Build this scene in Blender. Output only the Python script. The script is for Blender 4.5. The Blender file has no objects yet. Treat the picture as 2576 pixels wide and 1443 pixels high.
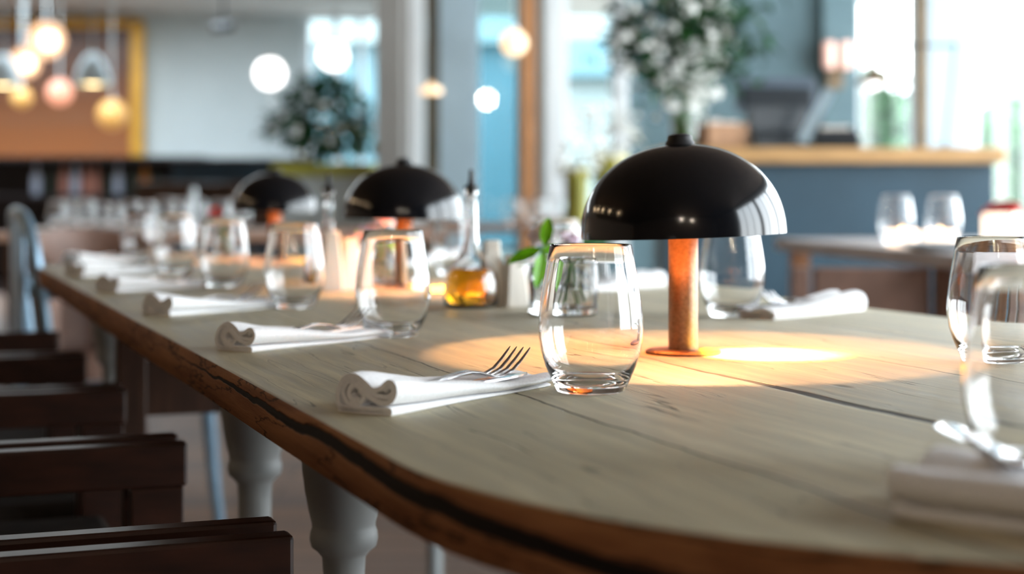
import bpy, bmesh, math, random
from mathutils import Vector, Matrix
random.seed(7)
R = math.radians
SC = bpy.context.scene
COL = SC.collection

# ------------------------------------------------------------------ camera, world, exposure
FPX, CX, HY, EYE = 4060.0, 1288.0, 487.0, 0.90          # focal length in pixels, centre column, horizon row, eye height
cam_d = bpy.data.cameras.new('camera'); cam = bpy.data.objects.new('camera', cam_d); COL.objects.link(cam)
cam.location = (0, 0, EYE); cam.rotation_euler = (R(90), 0, 0)
cam_d.sensor_width = 36.0; cam_d.lens = FPX / 2576 * 36
cam_d.shift_y = (HY - 1443 / 2) / 2576
cam_d.clip_start = 0.05; cam_d.clip_end = 200
cam_d.dof.use_dof = True; cam_d.dof.focus_distance = 1.30; cam_d.dof.aperture_fstop = 4.0
SC.camera = cam
SC.view_settings.view_transform = 'Standard'; SC.view_settings.look = 'None'
SC.view_settings.exposure = 2.0; SC.view_settings.gamma = 1.0
SC.view_settings.use_curve_mapping = False
SC.cycles.max_bounces = 14; SC.cycles.diffuse_bounces = 5; SC.cycles.glossy_bounces = 5
SC.cycles.transmission_bounces = 12; SC.cycles.transparent_max_bounces = 12
SC.cycles.sample_clamp_indirect = 8.0

wd = bpy.data.worlds.new('sky'); SC.world = wd; wd.use_nodes = True
wn = wd.node_tree; wn.nodes.clear()
wo = wn.nodes.new('ShaderNodeOutputWorld'); wb = wn.nodes.new('ShaderNodeBackground')
wtc = wn.nodes.new('ShaderNodeTexCoord'); wsx = wn.nodes.new('ShaderNodeSeparateXYZ'); wrp = wn.nodes.new('ShaderNodeValToRGB')
wrp.color_ramp.elements[0].position = 0.0; wrp.color_ramp.elements[0].color = (.90, .97, 1.0, 1)
wrp.color_ramp.elements[1].position = 0.6; wrp.color_ramp.elements[1].color = (.80, .91, 1.0, 1)
wn.links.new(wtc.outputs['Generated'], wsx.inputs[0]); wn.links.new(wsx.outputs['Z'], wrp.inputs[0])
wn.links.new(wrp.outputs[0], wb.inputs['Color']); wb.inputs['Strength'].default_value = 3.9
wn.links.new(wb.outputs[0], wo.inputs[0])

def portal(name, loc, rot, sx, sy):
    """daylight portal in a window or added skylight opening: guides sky light, adds none"""
    d = bpy.data.lights.new(name, 'AREA'); d.shape = 'RECTANGLE'; d.size = sx; d.size_y = sy
    d.cycles.is_portal = True
    o = bpy.data.objects.new(name, d); COL.objects.link(o); o.location = loc; o.rotation_euler = rot
    return o

def pxp(px, py, d):
    """point seen at pixel (px, py) of the photograph at depth d"""
    return Vector(((px - CX) / FPX * d, d, EYE - (py - HY) / FPX * d))

# table frame: u runs along the long table away from the camera, v across it from the chair side
DU, DV, P0 = (-.3535, .9354), (.9354, .3535), (-.1416, 1.105)
TROT = math.atan2(.3535, .9354)
def uv(u, v, z=0.75):
    return Vector((P0[0] + u * DU[0] + v * DV[0], P0[1] + u * DU[1] + v * DV[1], z))

# ------------------------------------------------------------------ materials
def mat(name, col=(.8, .8, .8), rough=.5, metal=0.0, trans=0.0, ior=1.45, emit=None, estr=0.0, noise=None, spec=.5,
        stretch=(1, 1, 1), bump=0.0, coat=0.0, sheen=0.0):
    m = bpy.data.materials.new(name); m.use_nodes = True
    nt = m.node_tree; b = nt.nodes['Principled BSDF']
    b.inputs['Base Color'].default_value = (*col, 1); b.inputs['Roughness'].default_value = rough
    b.inputs['Metallic'].default_value = metal; b.inputs['Transmission Weight'].default_value = trans
    b.inputs['IOR'].default_value = ior; b.inputs['Specular IOR Level'].default_value = spec
    b.inputs['Coat Weight'].default_value = coat; b.inputs['Sheen Weight'].default_value = sheen
    if emit:
        b.inputs['Emission Color'].default_value = (*emit, 1); b.inputs['Emission Strength'].default_value = estr
    if noise:
        scale, amt = noise
        tc = nt.nodes.new('ShaderNodeTexCoord'); mp = nt.nodes.new('ShaderNodeMapping'); mp.inputs['Scale'].default_value = stretch
        n = nt.nodes.new('ShaderNodeTexNoise'); n.inputs['Scale'].default_value = scale; n.inputs['Detail'].default_value = 6
        r = nt.nodes.new('ShaderNodeValToRGB')
        r.color_ramp.elements[0].position = .3; r.color_ramp.elements[1].position = .7
        r.color_ramp.elements[0].color = (*[c * (1 - amt) for c in col], 1)
        r.color_ramp.elements[1].color = (*[min(1, c * (1 + amt)) for c in col], 1)
        nt.links.new(tc.outputs['Object'], mp.inputs[0]); nt.links.new(mp.outputs[0], n.inputs['Vector'])
        nt.links.new(n.outputs['Fac'], r.inputs[0]); nt.links.new(r.outputs[0], b.inputs['Base Color'])
        if bump:
            bp = nt.nodes.new('ShaderNodeBump'); bp.inputs['Strength'].default_value = bump; bp.inputs['Distance'].default_value = .002
            nt.links.new(n.outputs['Fac'], bp.inputs['Height']); nt.links.new(bp.outputs[0], b.inputs['Normal'])
    return m

def pane_mat(name, tint=(1, 1, 1), refl=.06):
    """thin window glass: clear, with a faint mirror reflection"""
    m = bpy.data.materials.new(name); m.use_nodes = True; nt = m.node_tree; nt.nodes.clear()
    o = nt.nodes.new('ShaderNodeOutputMaterial'); mx = nt.nodes.new('ShaderNodeMixShader'); mx.inputs[0].default_value = refl
    t = nt.nodes.new('ShaderNodeBsdfTransparent'); t.inputs[0].default_value = (*tint, 1)
    g = nt.nodes.new('ShaderNodeBsdfGlossy'); g.inputs['Roughness'].default_value = .02
    nt.links.new(t.outputs[0], mx.inputs[1]); nt.links.new(g.outputs[0], mx.inputs[2]); nt.links.new(mx.outputs[0], o.inputs[0])
    return m

def glow_mat(name, col, estr, clear=.45):
    """lit tinted glass of a pendant globe: half see-through, faintly glowing"""
    m = bpy.data.materials.new(name); m.use_nodes = True; nt = m.node_tree; nt.nodes.clear()
    o = nt.nodes.new('ShaderNodeOutputMaterial'); mx = nt.nodes.new('ShaderNodeMixShader'); mx.inputs[0].default_value = 1 - clear
    t = nt.nodes.new('ShaderNodeBsdfTransparent'); e = nt.nodes.new('ShaderNodeEmission')
    e.inputs[0].default_value = (*col, 1); e.inputs[1].default_value = estr
    nt.links.new(t.outputs[0], mx.inputs[1]); nt.links.new(e.outputs[0], mx.inputs[2]); nt.links.new(mx.outputs[0], o.inputs[0])
    return m

class NT:
    """tiny node graph helper"""
    def __init__(s, m): s.nt = m.node_tree
    def n(s, t, **k):
        nd = s.nt.nodes.new(t)
        for a, b in k.items(): setattr(nd, a, b)
        return nd
    def put(s, sock, v):
        if hasattr(v, 'links'): s.nt.links.new(v, sock)
        else: sock.default_value = v
    def math(s, op, a, b=0.0, c=None, clamp=False):
        nd = s.n('ShaderNodeMath', operation=op, use_clamp=clamp)
        s.put(nd.inputs[0], a); s.put(nd.inputs[1], b)
        if c is not None: s.put(nd.inputs[2], c)
        return nd.outputs[0]
    def mix(s, f, a, b):
        nd = s.n('ShaderNodeMix', data_type='RGBA'); s.put(nd.inputs[0], f)
        s.put(nd.inputs[6], a if hasattr(a, 'links') else (*a, 1)); s.put(nd.inputs[7], b if hasattr(b, 'links') else (*b, 1))
        return nd.outputs[2]
    def noise(s, vec, scale, detail=4, rough=.55):
        nd = s.n('ShaderNodeTexNoise'); nd.inputs['Scale'].default_value = scale; nd.inputs['Detail'].default_value = detail
        nd.inputs['Roughness'].default_value = rough; s.put(nd.inputs['Vector'], vec); return nd.outputs['Fac']
    def mapping(s, vec, sc, loc=(0, 0, 0)):
        nd = s.n('ShaderNodeMapping'); nd.inputs['Scale'].default_value = sc; nd.inputs['Location'].default_value = loc
        s.put(nd.inputs[0], vec); return nd.outputs[0]
    def rng(s, v, a, b, c=0.0, d=1.0, smooth=True):
        nd = s.n('ShaderNodeMapRange'); nd.interpolation_type = 'SMOOTHSTEP' if smooth else 'LINEAR'
        s.put(nd.inputs[0], v)
        for i, x in enumerate((a, b, c, d)): s.put(nd.inputs[1 + i], x)
        return nd.outputs[0]

def oak_top_mat():
    """bleached oak boards running along the table (object Y), dark open seams between them, knots and grain"""
    m = mat('oak_top', (.4, .33, .23), .5, spec=.35); g = NT(m); b = m.node_tree.nodes['Principled BSDF']
    tc = g.n('ShaderNodeTexCoord').outputs['Object']; sp = g.n('ShaderNodeSeparateXYZ'); g.put(sp.inputs[0], tc)
    X, Y = sp.outputs[0], sp.outputs[1]
    wig = g.math('SUBTRACT', g.noise(g.mapping(tc, (2, 3.2, 1)), 1.6, 3), .5)
    wig2 = g.math('SUBTRACT', g.noise(g.mapping(tc, (20, 30, 1)), 1.0, 3), .5)
    Xw = g.math('ADD', g.math('ADD', X, g.math('MULTIPLY', wig, .022)), g.math('MULTIPLY', wig2, .004))
    seam = None; wide = None
    for x0, w0, w1 in ((.172, .0011, .0016), (.376, .0013, .0075), (.562, .0010, .0012), (.735, .0010, .0014), (-.01, .0001, .0001)):
        wd_ = g.rng(Y, .22, -.05, w0, w1)
        d = g.math('ABSOLUTE', g.math('SUBTRACT', Xw, x0))
        s = g.math('SUBTRACT', 1.0, g.math('DIVIDE', d, wd_), clamp=True)
        s = g.rng(s, .0, .35)
        seam = s if seam is None else g.math('MAXIMUM', seam, s)
        st = g.math('GREATER_THAN', Xw, x0)
        wide = st if wide is None else g.math('ADD', wide, st)
    # board tone
    tone = g.n('ShaderNodeValToRGB'); tone.color_ramp.interpolation = 'CONSTANT'
    cols = [(.585, .54, .385), (.665, .61, .45), (.615, .57, .425), (.585, .54, .41), (.635, .575, .42), (.585, .53, .38)]
    e = tone.color_ramp.elements
    e[0].color = (*cols[0], 1); e[1].position = .19; e[1].color = (*cols[1], 1)
    for i, c in enumerate(cols[2:]):
        k = e.new(.36 + .17 * i); k.color = (*c, 1)
    g.put(tone.inputs[0], g.math('DIVIDE', wide, 5.6))
    off = g.math('MULTIPLY', wide, 3.7)
    cb = g.n('ShaderNodeCombineXYZ'); g.put(cb.inputs[0], g.math('ADD', Xw, off)); g.put(cb.inputs[1], Y)
    grain = g.noise(g.mapping(cb.outputs[0], (70, 3.5, 1)), 1.0, 7, .65)
    broad = g.noise(g.mapping(cb.outputs[0], (9, 1.6, 1)), 1.0, 4)
    c1 = g.mix(g.rng(grain, .35, .75), (.55, .55, .55), (1.12, 1.1, 1.06))
    mul = g.n('ShaderNodeMix', data_type='RGBA', blend_type='MULTIPLY'); g.put(mul.inputs[0], .62)
    g.put(mul.inputs[6], tone.outputs[0]); g.put(mul.inputs[7], c1)
    c2 = g.mix(g.rng(broad, .55, .8, 0, .4), mul.outputs[2], (.36, .24, .125))
    # dark hairline cracks and knots
    cr = g.noise(g.mapping(cb.outputs[0], (26, 1.1, 1), (3.3, 1.7, 0)), 1.0, 3, .5)
    crack = g.math('MULTIPLY', g.rng(g.math('ABSOLUTE', g.math('SUBTRACT', cr, .5)), .0045, .0012), g.rng(broad, .60, .50))
    kn = g.n('ShaderNodeTexVoronoi'); kn.inputs['Scale'].default_value = 1.0
    g.put(kn.inputs['Vector'], g.mapping(cb.outputs[0], (9, 4.2, 1)))
    knot = g.rng(kn.outputs['Distance'], .085, .03)
    dark = g.math('MAXIMUM', g.math('MULTIPLY', seam, .93), g.math('MAXIMUM', g.math('MULTIPLY', crack, .6), g.math('MULTIPLY', knot, .55)))
    g.put(b.inputs['Base Color'], g.mix(dark, c2, (.022, .019, .017)))
    g.put(b.inputs['Roughness'], g.rng(grain, .3, .7, .44, .6))
    bp = g.n('ShaderNodeBump'); bp.inputs['Strength'].default_value = .35; bp.inputs['Distance'].default_value = .0015
    g.put(bp.inputs['Height'], g.math('SUBTRACT', grain, g.math('MULTIPLY', dark, 2.0))); g.put(b.inputs['Normal'], bp.outputs[0])
    return m

def oak_edge_mat():
    """the red-brown raw edge of the slab with its long black split"""
    m = mat('oak_edge', (.13, .055, .024), .72, spec=.2); g = NT(m); b = m.node_tree.nodes['Principled BSDF']
    tc = g.n('ShaderNodeTexCoord').outputs['Object']; sp = g.n('ShaderNodeSeparateXYZ'); g.put(sp.inputs[0], tc)
    X, Y, Z = sp.outputs
    n1 = g.noise(g.mapping(tc, (30, 7, 90)), 1.0, 6, .6); n2 = g.noise(g.mapping(tc, (6, 3, 20)), 1.0, 3)
    base = g.mix(g.rng(n1, .3, .7), (.20, .08, .034), (.36, .16, .07))
    base = g.mix(g.rng(n2, .4, .75, 0, .6), base, (.42, .20, .088))
    w = g.math('SUBTRACT', g.noise(g.mapping(tc, (3, 6, 1)), 1.0, 5), .5)
    # the split drops from the top arris towards the near end, widening as it goes
    zc = g.math('ADD', g.rng(Y, -.52, -.20, -.026, -.0115, True), g.math('MULTIPLY', w, .018))
    wd_ = g.rng(Y, -.30, .6, .0052, .0004)
    d = g.math('DIVIDE', g.math('ABSOLUTE', g.math('SUBTRACT', Z, zc)), wd_)
    split = g.math('MULTIPLY', g.rng(d, 1.25, .75), g.rng(Y, .95, .6))
    th = g.noise(g.mapping(tc, (2, 5, 45), (0, .3, 0)), 1.0, 5, .6)
    hair = g.math('MULTIPLY', g.rng(g.math('ABSOLUTE', g.math('SUBTRACT', th, .5)), .02, .004), .75)
    g.put(b.inputs['Base Color'], g.mix(g.math('MAXIMUM', split, hair), base, (.012, .009, .008)))
    bp = g.n('ShaderNodeBump'); bp.inputs['Strength'].default_value = .4; bp.inputs['Distance'].default_value = .003
    g.put(bp.inputs['Height'], g.math('SUBTRACT', n1, split)); g.put(b.inputs['Normal'], bp.outputs[0])
    return m

def floor_mat():
    m = mat('floor_boards', (.3, .24, .2), .6, spec=.3); g = NT(m); b = m.node_tree.nodes['Principled BSDF']
    tc = g.n('ShaderNodeTexCoord').outputs['Object']
    br = g.n('ShaderNodeTexBrick'); br.inputs['Scale'].default_value = 1.0
    br.inputs['Brick Width'].default_value = 1.4; br.inputs['Row Height'].default_value = .16; br.inputs['Mortar Size'].default_value = .004
    br.inputs['Color1'].default_value = (.24, .155, .11, 1); br.inputs['Color2'].default_value = (.15, .115, .10, 1); br.inputs['Mortar'].default_value = (.05, .04, .035, 1)
    g.put(br.inputs['Vector'], tc)
    n = g.noise(g.mapping(tc, (3, 30, 1)), 1.0, 5)
    mul = g.n('ShaderNodeMix', data_type='RGBA', blend_type='MULTIPLY'); g.put(mul.inputs[0], .6)
    g.put(mul.inputs[6], br.outputs['Color']); g.put(mul.inputs[7], g.mix(n, (.6, .6, .6), (1.2, 1.2, 1.2)))
    g.put(b.inputs['Base Color'], mul.outputs[2]); return m

def panel_mat():
    """rust-brown panelled picture surface with horizontal paler bands"""
    m = mat('rust_panel', (.3, .12, .06), .28); g = NT(m); b = m.node_tree.nodes['Principled BSDF']
    tc = g.n('ShaderNodeTexCoord').outputs['Object']; sp = g.n('ShaderNodeSeparateXYZ'); g.put(sp.inputs[0], tc)
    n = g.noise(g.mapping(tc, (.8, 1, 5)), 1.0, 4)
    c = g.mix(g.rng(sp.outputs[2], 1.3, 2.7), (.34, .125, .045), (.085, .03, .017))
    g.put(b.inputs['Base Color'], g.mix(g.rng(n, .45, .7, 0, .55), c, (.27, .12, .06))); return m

M = dict(
    oak=oak_top_mat(), edge=oak_edge_mat(), floor=floor_mat(), panel=panel_mat(),
    glass=mat('clear_glass', (1, 1, 1), 0, trans=1, ior=1.46),
    water=mat('water', (.97, .99, 1), 0, trans=1, ior=1.33),
    oil=mat('amber_oil', (1.0, .43, .015), .02, trans=1, ior=1.40),
    cloth=mat('white_linen', (.88, .88, .89), .9, noise=(420, .06), bump=.25, sheen=.2),
    steel=mat('polished_steel', (.72, .72, .74), .14, 1),
    black=mat('black_lacquer', (.004, .005, .007), .13, spec=.62, noise=(60, .15)),
    copper=mat('copper_lining', (.25, .12, .06), .35, 1),
    bronze=mat('brushed_bronze', (.22, .15, .10), .45, 1, noise=(300, .18), bump=.1),
    bulb=mat('warm_bulb', (1, .9, .7), .4, emit=(1, .62, .22), estr=14),
    globe=glow_mat('opal_globe', (1, .60, .36), .55),
    hot=mat('glowing_bulb', (1, .95, .85), .3, emit=(1, .74, .36), estr=2.4),
    white_globe=mat('white_globe', (.95, .95, .95), .3, emit=(1, .97, .95), estr=1.0),
    peach=mat('peach_disc', (.95, .8, .6), .3, emit=(1, .62, .30), estr=.38),
    rosy=mat('rosy_reflection_glow', (.4, .2, .15), .3, emit=(1, .40, .24), estr=.28),
    amber_shade=mat('amber_shade', (.5, .3, .1), .3, emit=(1, .45, .08), estr=.10),
    chair=mat('dark_walnut', (.032, .0105, .0055), .36, noise=(9, .45), stretch=(2, 8, 8)),
    chair_seat=mat('dark_leather', (.030, .024, .020), .85, spec=.15, noise=(40, .2), bump=.2),
    brown=mat('brown_leather', (.20, .115, .085), .5, noise=(14, .2)),
    grey_leg=mat('grey_paint', (.25, .265, .265), .45, noise=(18, .08)),
    dark_wood=mat('dark_wood', (.05, .022, .012), .4, noise=(9, .4), stretch=(8, 1, 1)),
    light_wood=mat('honey_wood', (.52, .30, .12), .4, noise=(6, .25), stretch=(1, 10, 10)),
    orange_wood=mat('orange_wood', (.52, .25, .11), .45, noise=(6, .2), stretch=(10, 10, 1)),
    pale_wood=mat('limed_wood', (.80, .75, .67), .55, noise=(40, .15), stretch=(1, 1, .1)),
    metal=mat('blue_grey_metal', (.22, .33, .43), .30, .5, noise=(30, .15)),
    white_wall=mat('white_plaster', (.56, .64, .66), .8, noise=(3, .03)),
    grey_wall=mat('grey_plaster', (.28, .27, .255), .8, noise=(3, .05)),
    teal_wall=mat('teal_plaster', (.095, .155, .175), .7, noise=(3, .08)),
    ceiling=mat('ceiling_paint', (.60, .585, .56), .85, noise=(2, .03)),
    ceiling_wood=mat('dark_ceiling_boards', (.10, .065, .045), .7, noise=(3, .3), stretch=(8, 1, 1)),
    warm_wall=mat('warm_plaster', (.46, .33, .24), .8, noise=(3, .08)),
    dark_wall=mat('dark_plaster', (.15, .10, .075), .8, noise=(3, .1)),
    frame=mat('white_frame', (.74, .78, .80), .5, noise=(5, .03)),
    frame_blue=mat('pale_blue_frame', (.34, .44, .50), .5, noise=(5, .04)),
    brown_frame=mat('brown_frame', (.16, .11, .06), .5, noise=(6, .2)),
    gold=mat('gold_frame', (.66, .36, .05), .35, .25, noise=(8, .15)),
    slate=mat('slate_blue_panel', (.032, .075, .11), .5, noise=(3, .15)),
    navy=mat('blue_leather', (.018, .045, .07), .5, noise=(5, .2)),
    bar_dark=mat('dark_bar', (.02, .016, .017), .4, noise=(5, .3)),
    pos=mat('charcoal_plastic', (.012, .017, .022), .35, noise=(30, .1)),
    pos_grey=mat('grey_plastic', (.075, .10, .13), .4, noise=(30, .1)),
    paper=mat('kraft_paper', (.42, .24, .14), .8, noise=(20, .15)),
    white_paper=mat('white_paper', (.75, .68, .62), .8, noise=(20, .05)),
    leaf=mat('green_leaf', (.035, .13, .018), .4, noise=(30, .4), spec=.5),
    dark_leaf=mat('dark_green_leaf', (.007, .06, .009), .45, noise=(9, .5), spec=.22),
    bright_leaf=mat('fresh_green_leaf', (.14, .46, .006), .35, noise=(60, .25)),
    blossom=mat('white_blossom', (.88, .90, .86), .35, noise=(30, .04)),
    stem=mat('green_stem', (.07, .18, .03), .5, noise=(30, .2)),
    bark=mat('brown_bark', (.08, .06, .05), .8, noise=(20, .3)),
    pink=mat('pink_petal', (.92, .55, .68), .6, noise=(60, .2)),
    lilac=mat('lilac_petal', (.90, .76, .86), .6, noise=(60, .15)),
    red_pink=mat('coral_petal', (.85, .20, .20), .6, noise=(60, .2)),
    yellow=mat('yellow_ceramic', (.62, .50, .02), .35, noise=(8, .12)),
    olive=mat('olive_yellow', (.33, .32, .05), .5, noise=(8, .15)),
    planter=mat('grey_planter', (.42, .47, .47), .7, noise=(6, .08)),
    plate=mat('white_china', (.70, .78, .82), .2, noise=(10, .02)),
    table_grey=mat('greyed_table_top', (.56, .52, .52), .4, noise=(6, .12), stretch=(8, 1, 1)),
    pinkwood=mat('pinkish_table_top', (.42, .26, .19), .35, noise=(6, .15), stretch=(8, 1, 1)),
    candle=mat('candle_glow', (1, .8, .5), .5, emit=(1, .62, .28), estr=3.0),
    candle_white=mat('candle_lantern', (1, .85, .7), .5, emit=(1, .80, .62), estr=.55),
    sconce=mat('sconce_glow', (.9, .6, .5), .5, emit=(1, .48, .38), estr=.10),
    rib=mat('black_rubber', (.012, .012, .013), .5, noise=(40, .1)),
    pane=pane_mat('window_pane'), pane_teal=pane_mat('teal_pane', (.66, .80, .84), .10),
    outside_ground=mat('paving', (.11, .115, .10), .9, noise=(2, .2)),
    hedge=mat('garden_leaf', (.022, .085, .02), .6, noise=(3, .5)),
    facade=mat('teal_facade', (.05, .12, .145), .5, noise=(1, .1)),
    facade_white=mat('pale_facade', (.16, .215, .22), .5, noise=(1, .1)),
    bottle_dark=mat('dark_bottle', (.02, .03, .02), .08, noise=(8, .3), spec=.8),
    bottle_amber=mat('amber_bottle', (.45, .16, .03), .08, noise=(8, .2), spec=.8),
    bottle_clear=mat('frosted_bottle', (.45, .50, .62), .12, noise=(8, .1), spec=.8),
    bottle_pink=mat('rose_bottle', (.45, .20, .15), .12, noise=(8, .1), spec=.8),
)

# ------------------------------------------------------------------ mesh builder
class MB:
    def __init__(s): s.v = []; s.f = []; s.mi = []
    def _add(s, vs, fs, mi=0):
        o = len(s.v); s.v += [tuple(x) for x in vs]; s.f += [tuple(i + o for i in f) for f in fs]; s.mi += [mi] * len(fs); return s
    def box(s, x0, x1, y0, y1, z0, z1, mi=0, T=None):
        vs = [Vector((x, y, z)) for z in (z0, z1) for y in (y0, y1) for x in (x0, x1)]
        if T: vs = [T @ v for v in vs]
        return s._add(vs, [(0, 2, 3, 1), (4, 5, 7, 6), (0, 1, 5, 4), (2, 6, 7, 3), (0, 4, 6, 2), (1, 3, 7, 5)], mi)
    def lathe(s, prof, seg=48, c=(0, 0, 0), closed=False, T=None, mi=0):
        """prof: (r, z) points; r = 0 at an end caps it; closed joins last to first"""
        vs, fs, rings = [], [], []
        for r, z in prof:
            if r < 1e-7: rings.append([len(vs)]); vs.append(Vector((c[0], c[1], c[2] + z)))
            else:
                rings.append(list(range(len(vs), len(vs) + seg)))
                for i in range(seg):
                    a = 2 * math.pi * i / seg; vs.append(Vector((c[0] + r * math.cos(a), c[1] + r * math.sin(a), c[2] + z)))
        pr = list(zip(rings, rings[1:])) + ([(rings[-1], rings[0])] if closed else [])
        for a, b in pr:
            for i in range(seg):
                j = (i + 1) % seg
                if len(a) == 1 and len(b) == 1: continue
                if len(a) == 1: fs.append((a[0], b[j], b[i]))
                elif len(b) == 1: fs.append((a[i], a[j], b[0]))
                else: fs.append((a[i], a[j], b[j], b[i]))
        if T: vs = [T @ v for v in vs]
        return s._add(vs, fs, mi)
    def tube(s, pts, rad, seg=10, mi=0, flat=1.0):
        pts = [Vector(p) for p in pts]; n = len(pts); rr = rad if hasattr(rad, '__len__') else [rad] * n
        vs, fs = [], []; up = None
        for i, p in enumerate(pts):
            t = (pts[min(i + 1, n - 1)] - pts[max(i - 1, 0)]).normalized()
            if up is None: up = t.orthogonal().normalized()
            up = (up - t * up.dot(t)).normalized(); w = t.cross(up)
            for k in range(seg):
                a = 2 * math.pi * k / seg; vs.append(p + (up * math.cos(a) + w * math.sin(a) * flat) * rr[i])
        for i in range(n - 1):
            for k in range(seg):
                j = (k + 1) % seg; fs.append((i * seg + k, i * seg + j, (i + 1) * seg + j, (i + 1) * seg + k))
        fs.append(tuple(range(seg))[::-1]); fs.append(tuple((n - 1) * seg + k for k in range(seg)))
        return s._add(vs, fs, mi)
    def prism(s, poly, z0, z1, mi=0, T=None):
        n = len(poly); vs = [Vector((x, y, z0)) for x, y in poly] + [Vector((x, y, z1)) for x, y in poly]
        if T: vs = [T @ v for v in vs]
        fs = [tuple(range(n))[::-1], tuple(range(n, 2 * n))] + [(i, (i + 1) % n, n + (i + 1) % n, n + i) for i in range(n)]
        return s._add(vs, fs, mi)
    def loft(s, secs, mi=0):
        """secs: equal-length closed loops of points, capped at both ends"""
        m_ = len(secs[0]); vs = [Vector(p) for q in secs for p in q]; fs = []
        for i in range(len(secs) - 1):
            for k in range(m_):
                j = (k + 1) % m_; fs.append((i * m_ + k, i * m_ + j, (i + 1) * m_ + j, (i + 1) * m_ + k))
        fs.append(tuple(range(m_))[::-1]); fs.append(tuple((len(secs) - 1) * m_ + k for k in range(m_)))
        return s._add(vs, fs, mi)
    def ball(s, c, r, seg=16, sq=(1, 1, 1), mi=0):
        prof = [(r * math.sin(math.pi * i / (seg // 2)) if 0 < i < seg // 2 else 0, -r * math.cos(math.pi * i / (seg // 2))) for i in range(seg // 2 + 1)]
        T = Matrix.Translation(c) @ Matrix.Diagonal((*sq, 1)); return s.lathe(prof, seg, T=T, mi=mi)
    def leaf(s, p, d, n, L, W, mi=0, bend=.25):
        """a bent pointed leaf from p along d, face normal near n"""
        d = d.normalized(); sd = d.cross(n)
        if sd.length < 1e-4: sd = d.orthogonal()
        sd.normalize(); n = sd.cross(d); vs = []
        for t, w in ((0, .08), (.3, .85), (.6, .9), (.85, .5)):
            c = p + d * L * t - n * L * bend * t * t
            vs += [c - sd * W * w / 2 + n * W * .12, c, c + sd * W * w / 2 + n * W * .12]
        vs.append(p + d * L - n * L * bend)
        fs = []
        for i in range(3):
            a = i * 3; fs += [(a, a + 1, a + 4, a + 3), (a + 1, a + 2, a + 5, a + 4)]
        fs += [(9, 10, 12), (10, 11, 12)]
        return s._add(vs, fs, mi)
    def build(s, name, m, parent=None, ang=40, bevel=0, loc=None, rz=0, recalc=True, sub=0):
        me = bpy.data.meshes.new(name); me.from_pydata(s.v, [], s.f)
        ms = m if isinstance(m, (list, tuple)) else [m]
        for x in ms: me.materials.append(x)
        me.polygons.foreach_set('material_index', s.mi)
        if recalc:
            bm = bmesh.new(); bm.from_mesh(me); bmesh.ops.recalc_face_normals(bm, faces=bm.faces); bm.to_mesh(me); bm.free()
        if ang: me.shade_smooth(); me.set_sharp_from_angle(angle=R(ang))
        o = bpy.data.objects.new(name, me); COL.objects.link(o)
        if bevel:
            b = o.modifiers.new('bevel', 'BEVEL'); b.width = bevel; b.segments = 2; b.limit_method = 'ANGLE'; b.angle_limit = R(35)
        if parent: o.parent = parent
        if loc is not None: o.location = loc
        if rz: o.rotation_euler[2] = rz
        return o

def tag(o, label=None, cat=None, group=None, kind=None):
    if label: o['label'] = label
    if cat: o['category'] = cat
    if group: o['group'] = group
    if kind: o['kind'] = kind
    return o
def thing(name, label, cat, loc=(0, 0, 0), rz=0, group=None):
    o = bpy.data.objects.new(name, None); COL.objects.link(o); o.empty_display_size = .05
    o.location = loc; o.rotation_euler = (0, 0, rz); return tag(o, label, cat, group)
def kids(o): return KID.get(o.name, [])
KID = {}
def dup(o, loc, rz=None, label=None, group=None, parent=None, sc=None):
    ch = [c for c in COL.objects if c.parent == o]
    c = o.copy(); COL.objects.link(c)
    if parent: c.parent = parent
    else:
        c.location = loc
        if rz is not None: c.rotation_euler[2] = rz
        if sc: c.scale = (sc, sc, sc)
    if label: c['label'] = label
    if group: c['group'] = group
    for k in ch: dup(k, None, parent=c)
    return c
def struct(name, mb, m, **k):
    o = mb.build(name, m, **k); o['kind'] = 'structure'; return o
def wall_box(name, x0, x1, y0, y1, z0, z1, m, bevel=0):
    return struct(name, MB().box(x0, x1, y0, y1, z0, z1), m, ang=0, bevel=bevel)

CEIL = 2.85
# ------------------------------------------------------------------ room shell
wall_box('floor', -9, 4.2, -3.2, 17.6, -.12, 0, M['floor'])
def added_skylight_ceiling(x0, x1, y0, y1, holes):
    mb = MB(); xs = sorted({x0, x1, *[h[0] for h in holes], *[h[1] for h in holes]}); ys = sorted({y0, y1, *[h[2] for h in holes], *[h[3] for h in holes]})
    for a, b in zip(xs, xs[1:]):
        for c, d in zip(ys, ys[1:]):
            if not any(h[0] <= a and b <= h[1] and h[2] <= c and d <= h[3] for h in holes): mb.box(a, b, c, d, CEIL, CEIL + .15)
    struct('ceiling', mb, M['ceiling'], ang=0)
    for i, (a, b, c, d) in enumerate(holes):
        w = bpy.data.objects.new('window_%d' % (20 + i), None); COL.objects.link(w); w['kind'] = 'structure'  # unseen skylight, added to brighten the white far wall
        f = MB()
        for k in range(4): x = a + (b - a) * k / 3; f.box(x - .03, x + .03, c, d, CEIL + .04, CEIL + .12)
        f.build('frame', M['frame'], w, ang=0)
        MB().box(a, b, c, d, CEIL + .07, CEIL + .078).build('pane', M['pane'], w, ang=0)
        portal('daylight_portal', ((a + b) / 2, (c + d) / 2, CEIL + .17), (0, 0, 0), b - a, d - c)
added_skylight_ceiling(-9.2, 3.6, 7.0, 17.8, [(-7.2, -2.6, 13.3, 15.5)])
wall_box('ceiling', -9.2, 3.6, -3.4, 7.0, CEIL, CEIL + .15, M['ceiling_wood'])
wall_box('wall_near', -9.2, 4.2, -3.4, -3.2, 0, CEIL, M['dark_wall'])
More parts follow.
